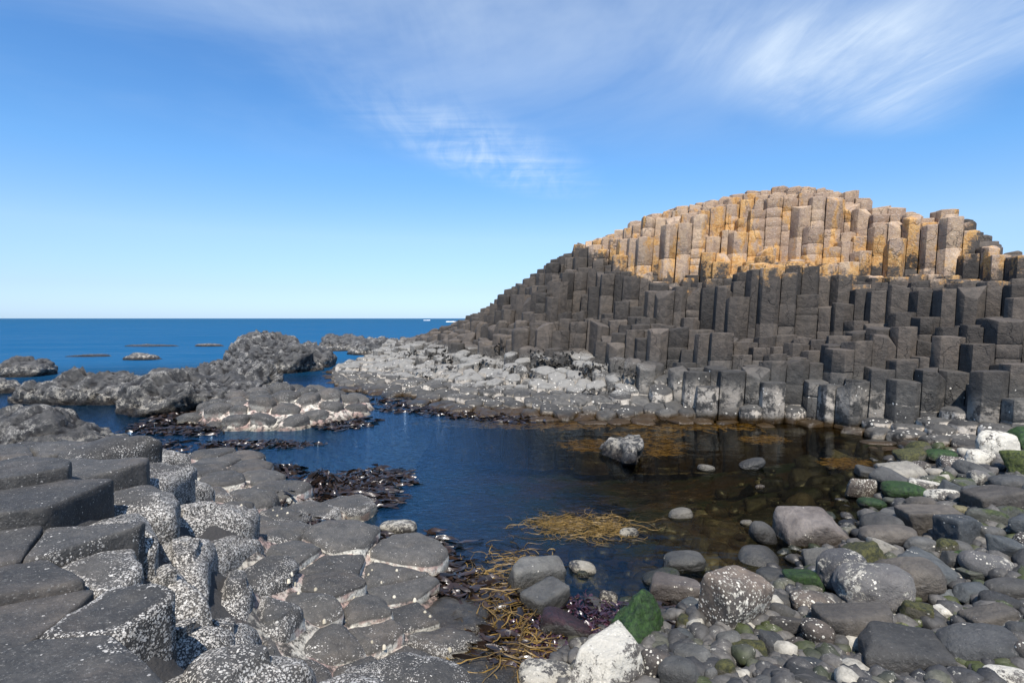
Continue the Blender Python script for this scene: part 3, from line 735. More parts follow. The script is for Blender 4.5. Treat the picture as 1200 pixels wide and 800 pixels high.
V = [(-2.6+.08*i, -2.2+.08*j, max(-.6, islet_h(ix-2.6+.08*i, iy-2.2+.08*j)) + .012*nz(i*.7, j*.7)) for j in range(80) for i in range(66)]
mesh_obj('base_rock', V, [(j*66+i, j*66+i+1, (j+1)*66+i+1, (j+1)*66+i) for j in range(79) for i in range(65)], M['mortar'], parent=isl)

# ------------------------------------------------------------------ rough crags
def crag(u, v, rx, ry, h, label, sub=5, seed=0, name='sea_crag', strata=.5, cat='rock', tilt=0.0, rough=1.0, crust=.5):
    import bmesh
    cx, cy = at(u, v); cy += ry*.8; cx = (u-600)/F*cy
    bm = bmesh.new(); bmesh.ops.create_icosphere(bm, subdivisions=sub, radius=1)
    V = []; o = Vector((seed*7.3, seed*3.1, seed*1.7))
    for vt in bm.verts:
        d = vt.co.normalized()
        k = 1 + .22*noise.noise(d*1.3 + o) * rough
        az = .55 if d.z > 0 else .35
        p = Vector((d.x*rx, d.y*ry, d.z*h))*k
        p.x += tilt*p.z
        # dipping beds: saw-tooth steps along a tilted direction
        w = Vector((p.x*.55, p.y*.35, p.z*1.0)); q = p*1.0 + o
        s = (p.x*.30 + p.z*1.0 + .12*noise.noise(q*1.2))*3.2
        saw = (s - math.floor(s))
        rdg = noise.ridged_multi_fractal(q*1.5, .9, 2.1, 5, 1.0, 2.0) - 1.1
        vd, vp = noise.voronoi(q*Vector((1.6, 1.6, 2.4)))
        blk = min(1, (vd[1]-vd[0])*2.2)
        n = .05*(saw-.5)*strata*2 + .06*rdg*rough + .04*blk*rough
        e1, e3 = q.x*.82 + q.z*.57, q.z*.82 - q.x*.57
        wv = noise.noise_vector(q*1.7)*.25
        def plate(a, b_, c_, am):
            _, vp = noise.voronoi(Vector((e1*a, q.y*b_, e3*c_)) + wv)
            return am*noise.cell(vp[0]*37.7)
        pl_ = plate(.8, 1.1, 2.6, .11) + plate(2.2, 2.8, 6.5, .040)
        n2 = pl_*rough - .07 + .035*noise.noise(q*5)*rough + .022*noise.noise(q*12)*rough + .014*noise.noise(q*25)*rough
        sc = min(1.0, h/.8)
        p += Vector((d.x*.75, d.y*.75, d.z*.6 + .35)) * (n + n2) * sc * 1.2
        V.append((p.x, p.y, p.z))
    Fc = [tuple(x.index for x in f.verts) for f in bm.faces]; bm.free()
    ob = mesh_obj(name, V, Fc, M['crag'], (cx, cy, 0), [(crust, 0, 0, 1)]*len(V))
    ob.name = name
    tag(ob, label, cat); return ob
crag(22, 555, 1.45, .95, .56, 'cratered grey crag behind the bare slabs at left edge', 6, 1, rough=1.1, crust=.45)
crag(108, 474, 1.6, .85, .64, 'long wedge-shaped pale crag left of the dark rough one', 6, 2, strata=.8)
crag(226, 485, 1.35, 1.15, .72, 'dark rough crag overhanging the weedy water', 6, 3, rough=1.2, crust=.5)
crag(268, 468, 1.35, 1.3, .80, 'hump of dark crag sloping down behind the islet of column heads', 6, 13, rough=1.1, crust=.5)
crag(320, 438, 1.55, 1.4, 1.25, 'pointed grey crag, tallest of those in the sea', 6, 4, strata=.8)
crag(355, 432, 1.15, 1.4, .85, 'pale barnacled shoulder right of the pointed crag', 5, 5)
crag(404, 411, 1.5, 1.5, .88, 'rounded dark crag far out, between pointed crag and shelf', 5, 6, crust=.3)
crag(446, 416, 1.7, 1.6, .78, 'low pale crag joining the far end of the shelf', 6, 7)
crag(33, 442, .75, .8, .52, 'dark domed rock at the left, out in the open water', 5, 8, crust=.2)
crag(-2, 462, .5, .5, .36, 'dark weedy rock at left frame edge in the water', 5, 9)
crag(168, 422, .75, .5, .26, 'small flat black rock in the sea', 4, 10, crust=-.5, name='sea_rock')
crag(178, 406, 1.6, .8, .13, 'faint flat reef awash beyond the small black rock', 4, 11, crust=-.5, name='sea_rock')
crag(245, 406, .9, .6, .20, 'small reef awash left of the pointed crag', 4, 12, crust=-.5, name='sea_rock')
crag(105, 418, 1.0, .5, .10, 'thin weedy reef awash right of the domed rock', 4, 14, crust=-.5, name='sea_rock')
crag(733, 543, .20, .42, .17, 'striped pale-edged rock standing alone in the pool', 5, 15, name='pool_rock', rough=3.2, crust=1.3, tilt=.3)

# ------------------------------------------------------------------ boulders
import bmesh
ICO = {}
def ico(s):
    if s not in ICO:
        bm = bmesh.new(); bmesh.ops.create_icosphere(bm, subdivisions=s, radius=1)
        ICO[s] = ([v.co.copy().normalized() for v in bm.verts], [tuple(x.index for x in f.verts) for f in bm.faces]); bm.free()
    return ICO[s]
def stone_shape(sub, dims, p, r, extra=5, amp=.05, box=None):
    """rounded convex stone: soft minimum of random cutting planes"""
    D, Fc = ico(sub)
    N = [(Vector(n), 1.0) for n in ((1, 0, 0), (-1, 0, 0), (0, 1, 0), (0, -1, 0), (0, 0, 1), (0, 0, -1))]
    if box == 'p': N = [(Vector(n).normalized(), k) for n, k in (((1, .2, .45), .62), ((-1, .1, .5), .60), ((.1, -1, .55), .62), ((0, 1, .5), .6), ((0, 0, -1), 1), ((.6, -.8, .3), .75))]
    elif box == 'f':
        N = [((n + Vector((r.uniform(-1, 1), r.uniform(-1, 1), r.uniform(-1, 1)))*.38).normalized(), r.uniform(.85, 1.0)) for n, _ in N]
    elif box: N = [((n + Vector((r.uniform(-1, 1), r.uniform(-1, 1), r.uniform(-1, 1)))*.13).normalized(), 1.0) for n, _ in N]
    for _ in range(extra):
        n = Vector((r.gauss(0, 1), r.gauss(0, 1), r.gauss(0, .8))).normalized(); N.append((n, r.uniform(.88, 1.12) if not box else r.uniform(.92, 1.2)))
    o = Vector((r.uniform(0, 90), r.uniform(0, 90), r.uniform(0, 90)))
    V = []
    for d in D:
        s = 0
        for n, k in N:
            c = d.dot(n)
            if c > 0: s += (c/k)**p
        q = s**(-1/p)
        q *= 1 + amp*noise.noise(d*1.6+o) + amp*.45*noise.noise(d*4+o) + (amp*.22*noise.noise(d*9+o) if sub >= 4 else 0)
        V.append(Vector((d.x*q*dims[0], d.y*q*dims[1], d.z*q*dims[2])))
    return V, Fc
SH = {'round': (4.0, 5, .07, None), 'oval': (3.0, 3, .06, None), 'block': (18, 3, .04, True), 'facet': (18, 5, .05, 'f'), 'slab': (12, 3, .05, True), 'peak': (9, 3, .16, 'p')}
# (u0, u1, v0, v1, kind, material, label, yaw degrees, extra height factor)
B = [
 (914, 990, 599, 644, 'block', 'pink', 'pinkish-topped rectangular block at the pool edge', -6),
 (958, 1016, 642, 694, 'round', 'veined', 'round grey boulder with pale veins behind the big oval one', 20),
 (980, 1066, 658, 722, 'oval', 'veined', 'big oval grey boulder with a white barnacle splash', -15),
 (1033, 1111, 653, 706, 'round', 'brown', 'large brownish boulder right of the big oval one', -12),
 (958, 1042, 708, 758, 'block', 'brown', 'brown tilted block with a tan chipped corner', -14),
 (1009, 1106, 744, 800, 'block', 'dark', 'long dark flat-topped block at the bottom edge', -10),
 (1100, 1190, 730, 789, 'round', 'grey', 'large smooth dark boulder right of the long dark block', -10),
 (1128, 1188, 710, 745, 'slab', 'brown', 'grey-brown flat stone behind the large smooth dark boulder', 8),
 (1155, 1215, 676, 711, 'oval', 'dark', 'dark oval stone with two pale limpets at right edge', -5),
 (1130, 1184, 643, 679, 'oval', 'veined', 'oval stone streaked white along its top', -25),
 (1118, 1152, 682, 710, 'facet', 'blue', 'bluish faceted stone in the middle of the boulders', 15),
 (940, 976, 725, 760, 'oval', 'barnacled', 'upright grey stone with white spots left of the brown tilted block', 50),
 (821, 904, 668, 741, 'slab', 'barnacled', 'big faceted boulder with barnacled face and bare brown top', 30),
 (760, 823, 673, 710, 'block', 'pink', 'brown block with a white rim along its top', -8),
 (779, 830, 646, 673, 'oval', 'grey', 'smooth pale oval stone at the pool edge', -8),
 (751, 797, 668, 690, 'oval', 'olivestone', 'greenish stone behind the brown block', 0),
 (708, 790, 690, 758, 'peak', 'green', 'pyramid-shaped rock coated in bright green weed', 35),
 (675, 757, 747, 815, 'facet', 'white', 'angular rock crusted almost white at the bottom edge', 28),
 (608, 684, 783, 815, 'oval', 'white', 'flat white rock at the bottom edge', 5),
 (634, 697, 715, 757, 'round', 'purplestone', 'rock draped in purple weed over a white crusted foot', -10),
 (591, 657, 651, 694, 'block', 'grey', 'pale rectangular block standing in the pool', 28),
 (613, 668, 685, 722, 'block', 'grey', 'wedge-shaped block in front of the pale rectangular one', 35),
 (702, 723, 692, 711, 'round', 'barnacled', 'small mottled stone left of the green pyramid rock', 0),
 (689, 718, 742, 766, 'round', 'pale', 'small pale stone between white rock and purple-weeded rock', 0),
 (747, 788, 760, 799, 'round', 'barnacled', 'grey stone with barnacled foot right of the angular white rock', 10),
 (774, 826, 768, 815, 'round', 'grey', 'smooth grey rounded boulder at the bottom edge', 60),
 (790, 832, 756, 790, 'round', 'grey', 'smooth grey boulder leaning behind the rounded one at bottom', 60),
 (825, 843, 781, 804, 'oval', 'grey', 'little egg-shaped grey stone at the bottom edge', 80),
 (836, 861, 766, 799, 'oval', 'mossy', 'mossy yellow-green stone standing on end', 80),
 (895, 937, 719, 746, 'facet', 'brown', 'dark angular stone right of the big faceted boulder', -15),
 (929, 977, 694, 719, 'oval', 'barnacled', 'flattish spotted stone left of the big oval boulder', -8),
 (922, 964, 667, 694, 'facet', 'green', 'dark stone with a green top near the rectangular block', -15),
 (891, 917, 742, 767, 'facet', 'grey', 'pale triangular stone under the dark angular one', 20),
 (856, 896, 750, 773, 'facet', 'mossy', 'yellowish mossy stone under the big faceted boulder', -25),
 (840, 869, 739, 763, 'round', 'grey', 'greenish-grey stone under the big faceted boulder', 0),
 (934, 963, 769, 791, 'facet', 'blue', 'grey stone sprinkled with barnacles near the bottom edge', 0),
 (901, 917, 774, 795, 'round', 'barnacled', 'small spotted stone beside the barnacle-sprinkled one', 0),
 (993, 1024, 562, 585, 'facet', 'barnacled', 'rounded white-mottled stone standing in the pool shallows', 0),
 (1034, 1084, 548, 567, 'slab', 'pale', 'thin pale wedge lying at the pool edge', 10),
 (1130, 1166, 524, 547, 'round', 'white', 'white stone with green weed near the far pavement', 10),
 (1146, 1187, 504, 533, 'round', 'white', 'white-splashed boulder under the column wall', -10),
 (1184, 1225, 501, 529, 'facet', 'green', 'bright green weeded boulder at the right edge', 0),
 (1182, 1225, 527, 557, 'facet', 'lime', 'yellow-green boulder below the bright green one', 0),
 (1086, 1108, 548, 560, 'oval', 'pale', 'small whitish stone behind the green weeded rock', 0),
 (1132, 1161, 550, 570, 'round', 'veined', 'white-streaked stone left of the smooth one at right edge', 0),
 (1163, 1215, 555, 580, 'oval', 'grey', 'smooth grey boulder at right edge below the yellow-green one', 0),
 (1158, 1186, 569, 583, 'oval', 'white', 'white-topped stone below the smooth boulder at right edge', 0),
 (1071, 1101, 563, 579, 'facet', 'white', 'black stone with white patches above the brightest white one', -20),
 (1086, 1126, 574, 590, 'oval', 'white', 'brightest white flat stone in the boulder field', -10),
 (1058, 1106, 581, 603, 'oval', 'brown', 'smooth brownish stone under the brightest white one', 0),
 (1058, 1119, 591, 627, 'block', 'brown', 'brown block crossed by thin cracks', -5),
 (1098, 1150, 602, 641, 'block', 'blue', 'bluish-grey upright block right of the cracked brown one', 20),
 (1133, 1177, 593, 619, 'oval', 'olivestone', 'greenish-grey oval stone behind the bluish upright block', -20),
 (1167, 1200, 591, 611, 'oval', 'olivestone', 'greenish stone with faint white streaks at right', 0),
 (1116, 1137, 592, 605, 'oval', 'yellow', 'small yellow stone behind the bluish upright block', 0),
 (1148, 1181, 616, 637, 'round', 'grey', 'grey stone tucked right of the bluish upright block', 0),
 (1011, 1073, 618, 645, 'oval', 'brown', 'long grey-brown stone right of the rectangular block', -6),
 (1022, 1049, 634, 653, 'facet', 'pale', 'angular tan stone in front of the long grey-brown one', -20),
 (1060, 1096, 628, 650, 'round', 'grey', 'neat round grey stone left of the mossy one', 0),
 (1094, 1121, 631, 654, 'round', 'mossy', 'mossy olive stone under the bluish upright block', 0),
 (1161, 1194, 630, 659, 'facet', 'blue', 'bluish stone with a ridge near the right edge', -30),
 (1134, 1200, 585, 602, 'slab', 'brown', 'long flat slab-like stone near the right edge', 0),
 (1115, 1141, 561, 579, 'facet', 'olivestone', 'dark greenish stone left of the white-streaked one', 0),
 (1130, 1156, 572, 589, 'facet', 'grey', 'low grey stone right of the brightest white one', 0),
 (1100, 1125, 564, 583, 'facet', 'blue', 'dark bluish stone above the brightest white one', 0),
 (1080, 1108, 557, 570, 'oval', 'olivestone', 'flat grey-green stone by the green weeded rock', 0),
 (1086, 1121, 526, 541, 'oval', 'green', 'green-weeded flat stone at the far end of the pool', 0),
 (1048, 1085, 525, 545, 'round', 'mossy', 'mottled weedy rock at the far pool corner', 0),
 (1034, 1087, 567, 588, 'oval', 'green', 'long low rock covered in vivid green weed', 0),
 (1003, 1036, 582, 599, 'oval', 'green', 'green-topped stone in the shallows by the mottled one', 0),
 (1184, 1208, 607, 620, 'oval', 'blue', 'small bluish oval stone at right edge', 0),
 (1193, 1220, 637, 653, 'oval', 'blue', 'dark bluish stone cut by the right edge', 0),
 (1184, 1220, 748, 787, 'round', 'barnacled', 'speckled boulder cut by the right edge near bottom', 0),
 (1179, 1222, 726, 757, 'round', 'grey', 'grey boulder cut by the right edge above the speckled one', 0),
 (1057, 1091, 703, 733, 'facet', 'mossy', 'wet mossy stone between the dark boulders', -20),
 (1158, 1215, 792, 815, 'oval', 'white', 'white flat stone at the bottom right corner', 0),
 (1094, 1121, 708, 728, 'facet', 'white', 'small white stone with a green side', 0),
 (1103, 1123, 692, 709, 'facet', 'blue', 'small dark bluish stone left of the bluish faceted one', 0),
 (1106, 1130, 646, 669, 'facet', 'dark', 'dark angular stone left of the white-streaked oval', 0),
 (879, 912, 612, 640, 'round', 'dark', 'dark stone just breaking the surface behind the rectangular block', 0),
 (445, 487, 613, 630, 'oval', 'white', 'flat pale stone ringed white amid the kelp', 0),
 (783, 814, 595, 610, 'oval', 'pale', 'pale flat stone barely awash in the middle of the pool', 0),
 (868, 882, 609, 618, 'oval', 'pale', 'tiny pale stone awash beside the dark one', 0),
 (818, 840, 548, 554, 'oval', 'pale', 'thin pale stone awash toward the column wall', 0),
 (884, 896, 567, 574, 'oval', 'barnacled', 'small spotted stone awash in the dark right part of the pool', 0),
 (724, 748, 623, 631, 'oval', 'white', 'narrow whitish stone awash beside the yellow weed tangle', 0),
 (866, 898, 545, 552, 'oval', 'dark', 'thin dark stone awash toward the column wall', 0),
 (1036, 1056, 585, 593, 'oval', 'olivestone', 'low greenish stone between green-topped stone and smooth brown one', 0),
 (664, 698, 662, 676, 'oval', 'white', 'whitish flat stone awash behind the green pyramid rock', 0),
 (676, 690, 668, 680, 'oval', 'mossy', 'small yellowish stone awash near the whitish flat one', 0),
 (1127, 1157, 663, 680, 'facet', 'olivestone', 'greenish stone under the white-streaked oval', 0),
 (1017, 1043, 788, 806, 'round', 'grey', 'small round grey stone at bottom edge below the long block', 0),
]
placed = []
rb = random.Random(21)
def put(x, y, z, dims, kind, mat, label, yaw, sub, cat='boulder', name='boulder', tiltr=.12, r=rb):
    p, ex, amp, box = SH[kind]
    V, Fc = stone_shape(sub, dims, p, r, ex, amp, box)
    R = Euler((r.gauss(0, tiltr), r.gauss(0, tiltr), math.radians(yaw))).to_matrix()
    V = [R @ v for v in V]
    o = mesh_obj(name, V, Fc, M[mat], (x, y, z))
    return tag(o, label, cat, 'boulders and stones of the beach')
HERO = []
for b in B:
    u0, u1, v0, v1, kind, mat, label, yaw = b
    u = (u0+u1)/2; gz = 0.0
    for _ in range(4):
        Y = (CH-gz)*F/(v1-HV); w = (u1-u0)/F*Y; D = w*.72; yc = Y + D*.42; xc = (u-600)/F*yc; gz = max(-.04, ground_z(xc, yc)) + .02
        if 440 < u < 500: gz = -.01
    w = (u1-u0)/F*yc; tn = (CH-gz)/yc
    H = (v1-v0)/F*yc/.93 - D*tn*.80
    H = max(H, .34*w); H = min(H, 1.0*w)
    kk = .46 if kind in ('block', 'slab') else .51
    if abs(yaw) > 45: dims = (D*.55, w*.5, H*.62)
    else: dims = (w*kk, D*(kk-.02), H*.62)
    put(xc, yc, gz + H*.40, dims, kind, mat, label, yaw, 5 if w > .3 else 4, tiltr=.05 if kind == 'block' else .12)
    placed.append((xc, yc, max(w, D)*.5)); HERO.append((xc, yc, w, label))
ADJ = {'grey': 'grey', 'dark': 'dark', 'brown': 'brownish', 'blue': 'bluish-grey', 'veined': 'white-veined', 'barnacled': 'barnacle-spotted', 'mossy': 'mossy', 'white': 'whitish', 'olivestone': 'greenish-grey', 'pale': 'pale', 'pink': 'pinkish', 'green': 'green-weeded', 'yellow': 'yellowish'}
MW = ['grey']*6 + ['dark']*5 + ['brown']*4 + ['blue']*4 + ['veined']*2 + ['barnacled']*4 + ['mossy']*2 + ['white']*1 + ['olivestone']*3 + ['pale']*1 + ['pink']*1 + ['yellow']*1
used = set(); nfill = 0; tries = 0
while nfill < 205 and tries < 30000:
    tries += 1
    v = 820 - 320*math.sqrt(rb.random()) if rb.random() < .6 else rb.uniform(505, 815); u = rb.uniform(620, 1290)
    x, y = at(u, v, .1); d = shore_d(x, y)
    if d < -1.3 or (d < 0 and rb.random() < .8): continue
    K = knots(u)
    if y > K[0][0] - .1: continue
    s = rb.choice((.045, .055, .065, .08, .10, .13, .16)) if nfill > 50 else rb.uniform(.10, .19)
    if any(math.hypot(x-a, y-c) < (s+r0)*.88 for a, c, r0 in placed): continue
    kind = rb.choice(('round', 'oval', 'oval', 'facet', 'facet', 'block')); mat = rb.choice(MW)
    hero = min(HERO, key=lambda h: math.hypot(h[0]-x, h[1]-y))
    side = 'behind' if y > hero[1] + .5*abs(x-hero[0]) else ('in front of' if y < hero[1] - .5*abs(x-hero[0]) else ('left of' if x < hero[0] else 'right of'))
    short = ' '.join(hero[3].split()[:8])
    siz = 'tiny' if s < .06 else ('small' if s < .09 else 'middling')
    shp = {'round': 'round', 'oval': 'egg-shaped', 'facet': 'angular', 'block': 'blocky'}[kind]
    lb = f'{siz} {ADJ[mat]} {shp} stone {side} {short}'
    if lb in used: continue
    used.add(lb)
    gz = max(-.08 if d > 0 else -.5, ground_z(x, y))
    put(x, y, gz + s*.32, (s*rb.uniform(.95, 1.25), s*rb.uniform(.75, 1.0), s*rb.uniform(.5, .78)), kind, mat, lb, rb.uniform(0, 180), 4 if s > .1 else 3, tiltr=.25, name='stone', cat='stone')
    placed.append((x, y, s)); nfill += 1
# pebbles: far too many to count
rp = random.Random(9)
base = [stone_shape(2, (1, .8, .62), rp.choice((6, 10, 16)), rp, 6, .12) for _ in range(14)]
V, Fc, MK = [], [], []
n = 0; tries = 0
while n < 6600 and tries < 90000:
    tries += 1
    v = rp.uniform(505, 1000); u = rp.uniform(560, 1700) if rp.random() < .25 else rp.uniform(560, 1320)
    x, y = at(u, v, .08); d = shore_d(x, y)
    if d < -2.2 or (d < -.05 and rp.random() < (.72 if d > -.5 else .86)): continue
    if y > knots(u)[0][0] + .35: continue
    s = rp.choice((.014, .018, .024, .03, .04, .052)) * rp.uniform(.9, 1.4) * (1.25 if y > 4.5 else 1) * (1.7 if d < -.3 else 1)
    if any(math.hypot(x-a, y-c) < r0*.55 for a, c, r0 in placed): continue
    bV, bF = rp.choice(base); R = Euler((rp.gauss(0, .35), rp.gauss(0, .35), rp.uniform(0, 6.28))).to_matrix()*s
    o = len(V); gz = ground_z(x, y) + s*.35 + (rp.random()*.03)
    t = Vector((x, y, gz)); mk = (rp.random(), rp.random(), 0, 1)
    V += [R @ q + t for q in bV]; Fc += [tuple(o+k for k in f) for f in bF]; MK += [mk]*len(bV); n += 1
tag(mesh_obj('pebbles', V, Fc, M['pebble'], masks=MK), 'small pebbles and shingle filling the gaps between the boulders', 'pebbles', kind='stuff')

# ------------------------------------------------------------------ weed
def blades(name, zones, mat, label, cat, w=(.012, .03), L=(.15, .45), curl=1.0, lift=.05, seed=1, zb=None, segs=8, drift=None, zmin=.004):
    r = random.Random(seed); V, Fc, MK = [], [], []
    for (u, v, ru, rv, num, hz) in zones:
        for _ in range(num):
            a = r.uniform(0, 6.28); q = math.sqrt(r.random())
            uu, vv = u + ru*q*math.cos(a), v + rv*q*math.sin(a)
            x, y = at(uu, vv, hz*.5)
            z = r.uniform(0, 1)*hz*(1-q*q) + .006
            if zb: z = max(z, zb(x, y))
            th = r.uniform(0, 6.28) if drift is None else drift + r.gauss(0, .7)
            ln = r.uniform(*L); st = ln/segs; ww = r.uniform(*w); tone = r.random()
            roll = r.uniform(-.9, .9); ids = []
            z0 = z; ph = r.uniform(0, 6)
            for k in range(segs+1):
                t = k/segs; wd = ww*math.sin(math.pi*(.12+.8*t))*.5
                nx, ny = -math.sin(th), math.cos(th); rr = roll + .8*math.sin(ph+t*4)
                zz = max(zmin + .001*math.sin(ph), z0*(1-.6*t) + 2*min(0, zmin) + lift*math.sin(t*3+ph)*.5)
                dx, dy, dz = nx*wd*math.cos(rr), ny*wd*math.cos(rr), wd*math.sin(rr)
                V.append((x-dx, y-dy, zz-dz)); V.append((x, y, zz + wd*.25)); V.append((x+dx, y+dy, zz+dz)); MK += [(tone, 0, 0, 1)]*3
                x += math.cos(th)*st; y += math.sin(th)*st; th += r.gauss(0, .35)*curl
            o = len(V) - 3*(segs+1)
            for k in range(segs):
                i = o+3*k; Fc += [(i, i+3, i+4, i+1), (i+1, i+4, i+5, i+2)]
    return tag(mesh_obj(name, V, Fc, M[mat], masks=MK), label, cat, kind='stuff')
blades('kelp', [(395, 575, 60, 20, 850, .11), (440, 558, 35, 12, 280, .06), (350, 618, 70, 14, 700, .20), (430, 643, 75, 22, 1300, .14), (510, 688, 38, 24, 320, .10), (375, 560, 25, 12, 200, .24), (330, 585, 28, 12, 160, .24), (480, 662, 45, 16, 300, .08), (500, 640, 30, 12, 80, .02)],
       'kelp', 'glossy black kelp heaped between the paved shelf and the pool', 'kelp', (.018, .045), (.10, .35), 1.5, .025, 1)
blades('kelp', [(225, 488, 45, 9, 330, .10), (185, 500, 32, 7, 110, .05), (300, 519, 70, 4, 150, .05), (400, 497, 35, 5, 120, .04), (225, 503, 30, 6, 120, .06), (205, 525, 18, 12, 40, .02), (320, 548, 30, 6, 90, .1)],
       'kelp', 'dark kelp round the foot of the rough crag and islet', 'kelp', (.025, .055), (.12, .35), 1.5, .025, 2)
blades('kelp', [(500, 478, 60, 5, 170, .03), (600, 489, 50, 4, 150, .03), (440, 470, 50, 4, 90, .03), (400, 492, 40, 3, 50, .01), (540, 485, 40, 4, 110, .03)],
       'kelp', 'dark kelp fringe along the foot of the pale shelf', 'kelp', (.03, .06), (.12, .35), 1.2, .04, 3)
blades('kelp', [(790, 728, 32, 22, 260, .10), (765, 742, 20, 12, 90, .08), (545, 700, 30, 25, 200, .05), (575, 760, 35, 35, 200, .08), (615, 700, 20, 20, 50, .02)],
       'kelp', 'brown kelp fronds strewn between pool rocks near the bottom', 'kelp', (.02, .05), (.1, .3), 1.3, .04, 4)
blades('purple_weed', [(640, 745, 70, 25, 500, .03), (610, 775, 60, 22, 420, .05), (690, 720, 50, 22, 260, .02)], 'purple', 'purple-brown weed carpet round the rocks near the bottom edge', 'seaweed', (.01, .025), (.03, .1), 1.5, .03, 5, segs=4)
blades('thongweed', [(685, 616, 50, 10, 260, .015), (650, 612, 25, 8, 60, .01), (715, 620, 20, 6, 60, .01)], 'olive', 'tangle of yellow thongweed floating in mid pool', 'seaweed', (.003, .006), (.2, .6), 2.2, .003, 6, segs=16, zmin=.003)
blades('thongweed', [(600, 655, 25, 10, 40, .01), (580, 690, 30, 14, 70, .02)], 'olive', 'sparse yellow weed strands floating left of the rectangular block', 'seaweed', (.005, .009), (.2, .6), 1.8, .002, 7, segs=16, zmin=.002)
blades('thongweed', [(565, 720, 35, 26, 120, .06), (590, 770, 40, 28, 220, .10), (545, 690, 25, 20, 50, .04), (620, 755, 25, 15, 60, .06)], 'olive', 'long yellow thongweed draped over the shelf edge near the bottom', 'seaweed', (.005, .010), (.25, .6), 1.0, .04, 8, segs=16)
blades('thongweed', [(775, 522, 24, 10, 380, .002), (690, 520, 30, 7, 300, .002), (760, 508, 44, 4, 240, .002)], 'redweed', 'orange-brown weed mat beside the striped rock', 'seaweed', (.006, .014), (.08, .3), 1.8, .002, 9, segs=8, zmin=-.018)
blades('thongweed', [(898, 513, 24, 4, 260, .002)], 'redweed', 'small orange weed mat under the column wall', 'seaweed', (.006, .014), (.08, .3), 1.8, .002, 10, segs=8, zmin=-.018)
blades('thongweed', [(992, 541, 24, 5, 240, .002)], 'redweed', 'orange weed mat near the far pool corner', 'seaweed', (.006, .014), (.08, .3), 1.8, .002, 11, segs=8, zmin=-.018)
blades('thongweed', [(640, 497, 90, 3, 300, .002), (820, 499, 80, 2, 220, .002), (535, 494, 50, 3, 120, .002)], 'redweed', 'brown weed fringe along the hill waterline', 'seaweed', (.015, .03), (.15, .5), 1.3, .002, 12, segs=8, zmin=-.012)
# dark tufts on the pale shelf: each a small clump
def tufts():
    r = random.Random(31); V, Fc, MK = [], [], []
    spots = []
    for _ in range(26):
        u = r.uniform(480, 700); v = 404 + (u-480)*.10 + abs(r.gauss(0, 16)); spots.append((u, min(v, 462)))
    spots += [(630, 412), (636, 420), (664, 415), (668, 425), (740, 436), (746, 438), (655, 428), (590, 405), (700, 430)]
    for u, v in spots:
        h = bvh.ray_cast(Vector((0, 0, CH)), Vector(((u-600)/F, 1, (HV-v)/F)).normalized())
        if h[0] is None or h[0].z > 1.4: continue
        c = h[0]; s = r.uniform(.07, .2)
        for _ in range(24):
            p = c + Vector((r.gauss(0, s), r.gauss(-.02, s*.5), r.gauss(0, s*.35))); k = r.uniform(.02, .06)
            a, b2 = Vector((r.gauss(0, 1), r.gauss(0, 1), r.gauss(0, 1))).normalized()*k, Vector((r.gauss(0, 1), r.gauss(0, 1), r.gauss(0, 1))).normalized()*k
            o = len(V); V += [p-a, p+b2, p+a, p-b2]; Fc.append((o, o+1, o+2, o+3)); MK += [(r.random(), 0, 0, 1)]*4
    tag(mesh_obj('weed_tufts', V, Fc, M['turf'], masks=MK), 'black weed tufts clinging to the pale barnacled shelf', 'seaweed', kind='stuff')
tufts()
# limpets on the paved shelf
sb = BVHTree.FromPolygons(SV, SF)
def limpets():
    r = random.Random(4); V, Fc, MK = [], [], []
    for (u, v, z, s) in [(524, 0, 0, 0)]: pass
    spots = [(436, 668, .16), (432, 673, .17), (447, 682, .16), (462, 699, .14), (498, 717, .12), (504, 722, .12), (436, 752, .17), (342, 672, .33), (338, 680, .33), (345, 683, .32), (283, 592, .27), (405, 728, .22), (527, 760, .08), (465, 668, .14), (320, 598, .22), (330, 596, .22), (337, 601, .21), (325, 604, .21), (450, 757, .16), (486, 702, .12), (380, 727, .26), (350, 695, .31), (415, 700, .22), (370, 690, .28)]
    for u, v, z in spots:
        h = sb.ray_cast(Vector((0, 0, CH)), Vector(((u-600)/F, 1, (HV-v)/F)).normalized())
        if h[0] is None: continue
        x, y, z = h[0]; s = r.uniform(.008, .014); o = len(V); n = 10; t = r.random()
        for k in range(n): V.append((x+s*math.cos(6.283*k/n), y+s*math.sin(6.283*k/n), z-.01))
        for k in range(n): V.append((x+s*.6*math.cos(6.283*k/n), y+s*.6*math.sin(6.283*k/n), z+.006))
        V.append((x, y, z+.011))
        for k in range(n): Fc.append((o+k, o+(k+1) % n, o+n+(k+1) % n, o+n+k)); Fc.append((o+n+k, o+n+(k+1) % n, o+2*n))
        MK += [(t, 0, 0, 1)]*(2*n+1)
    tag(mesh_obj('limpets', V, Fc, M['limpet'], masks=MK), 'pale limpet shells dotted over the smooth paved slabs', 'limpets', kind='stuff')
limpets()
# far foam
def foam(u, v, w, label):
    x, y = at(u, v); r = random.Random(int(u)); V, Fc, MK = [], [], []
    D, If = ico(2)
    for k in range(9):
        o = len(V); cx = x + r.uniform(-.5, .5)*w; sc = (w*.14, w*.1, w*.05)
        V += [(cx+d.x*sc[0], y+d.y*sc[1]+r.uniform(-.1, .1), d.z*sc[2]*(1+.5*r.random())) for d in D]; Fc += [tuple(o+i for i in f) for f in If]; MK += [(.5, 0, 0, 1)]*len(D)
    tag(mesh_obj('foam', V, Fc, M['foam'], masks=MK), label, 'foam', kind='stuff')
foam(528, 377.2, 5.5, 'white foam of a breaking wave on the horizon beside the hill')
foam(500, 375.4, 6.0, 'fainter foam streak far out near the horizon')

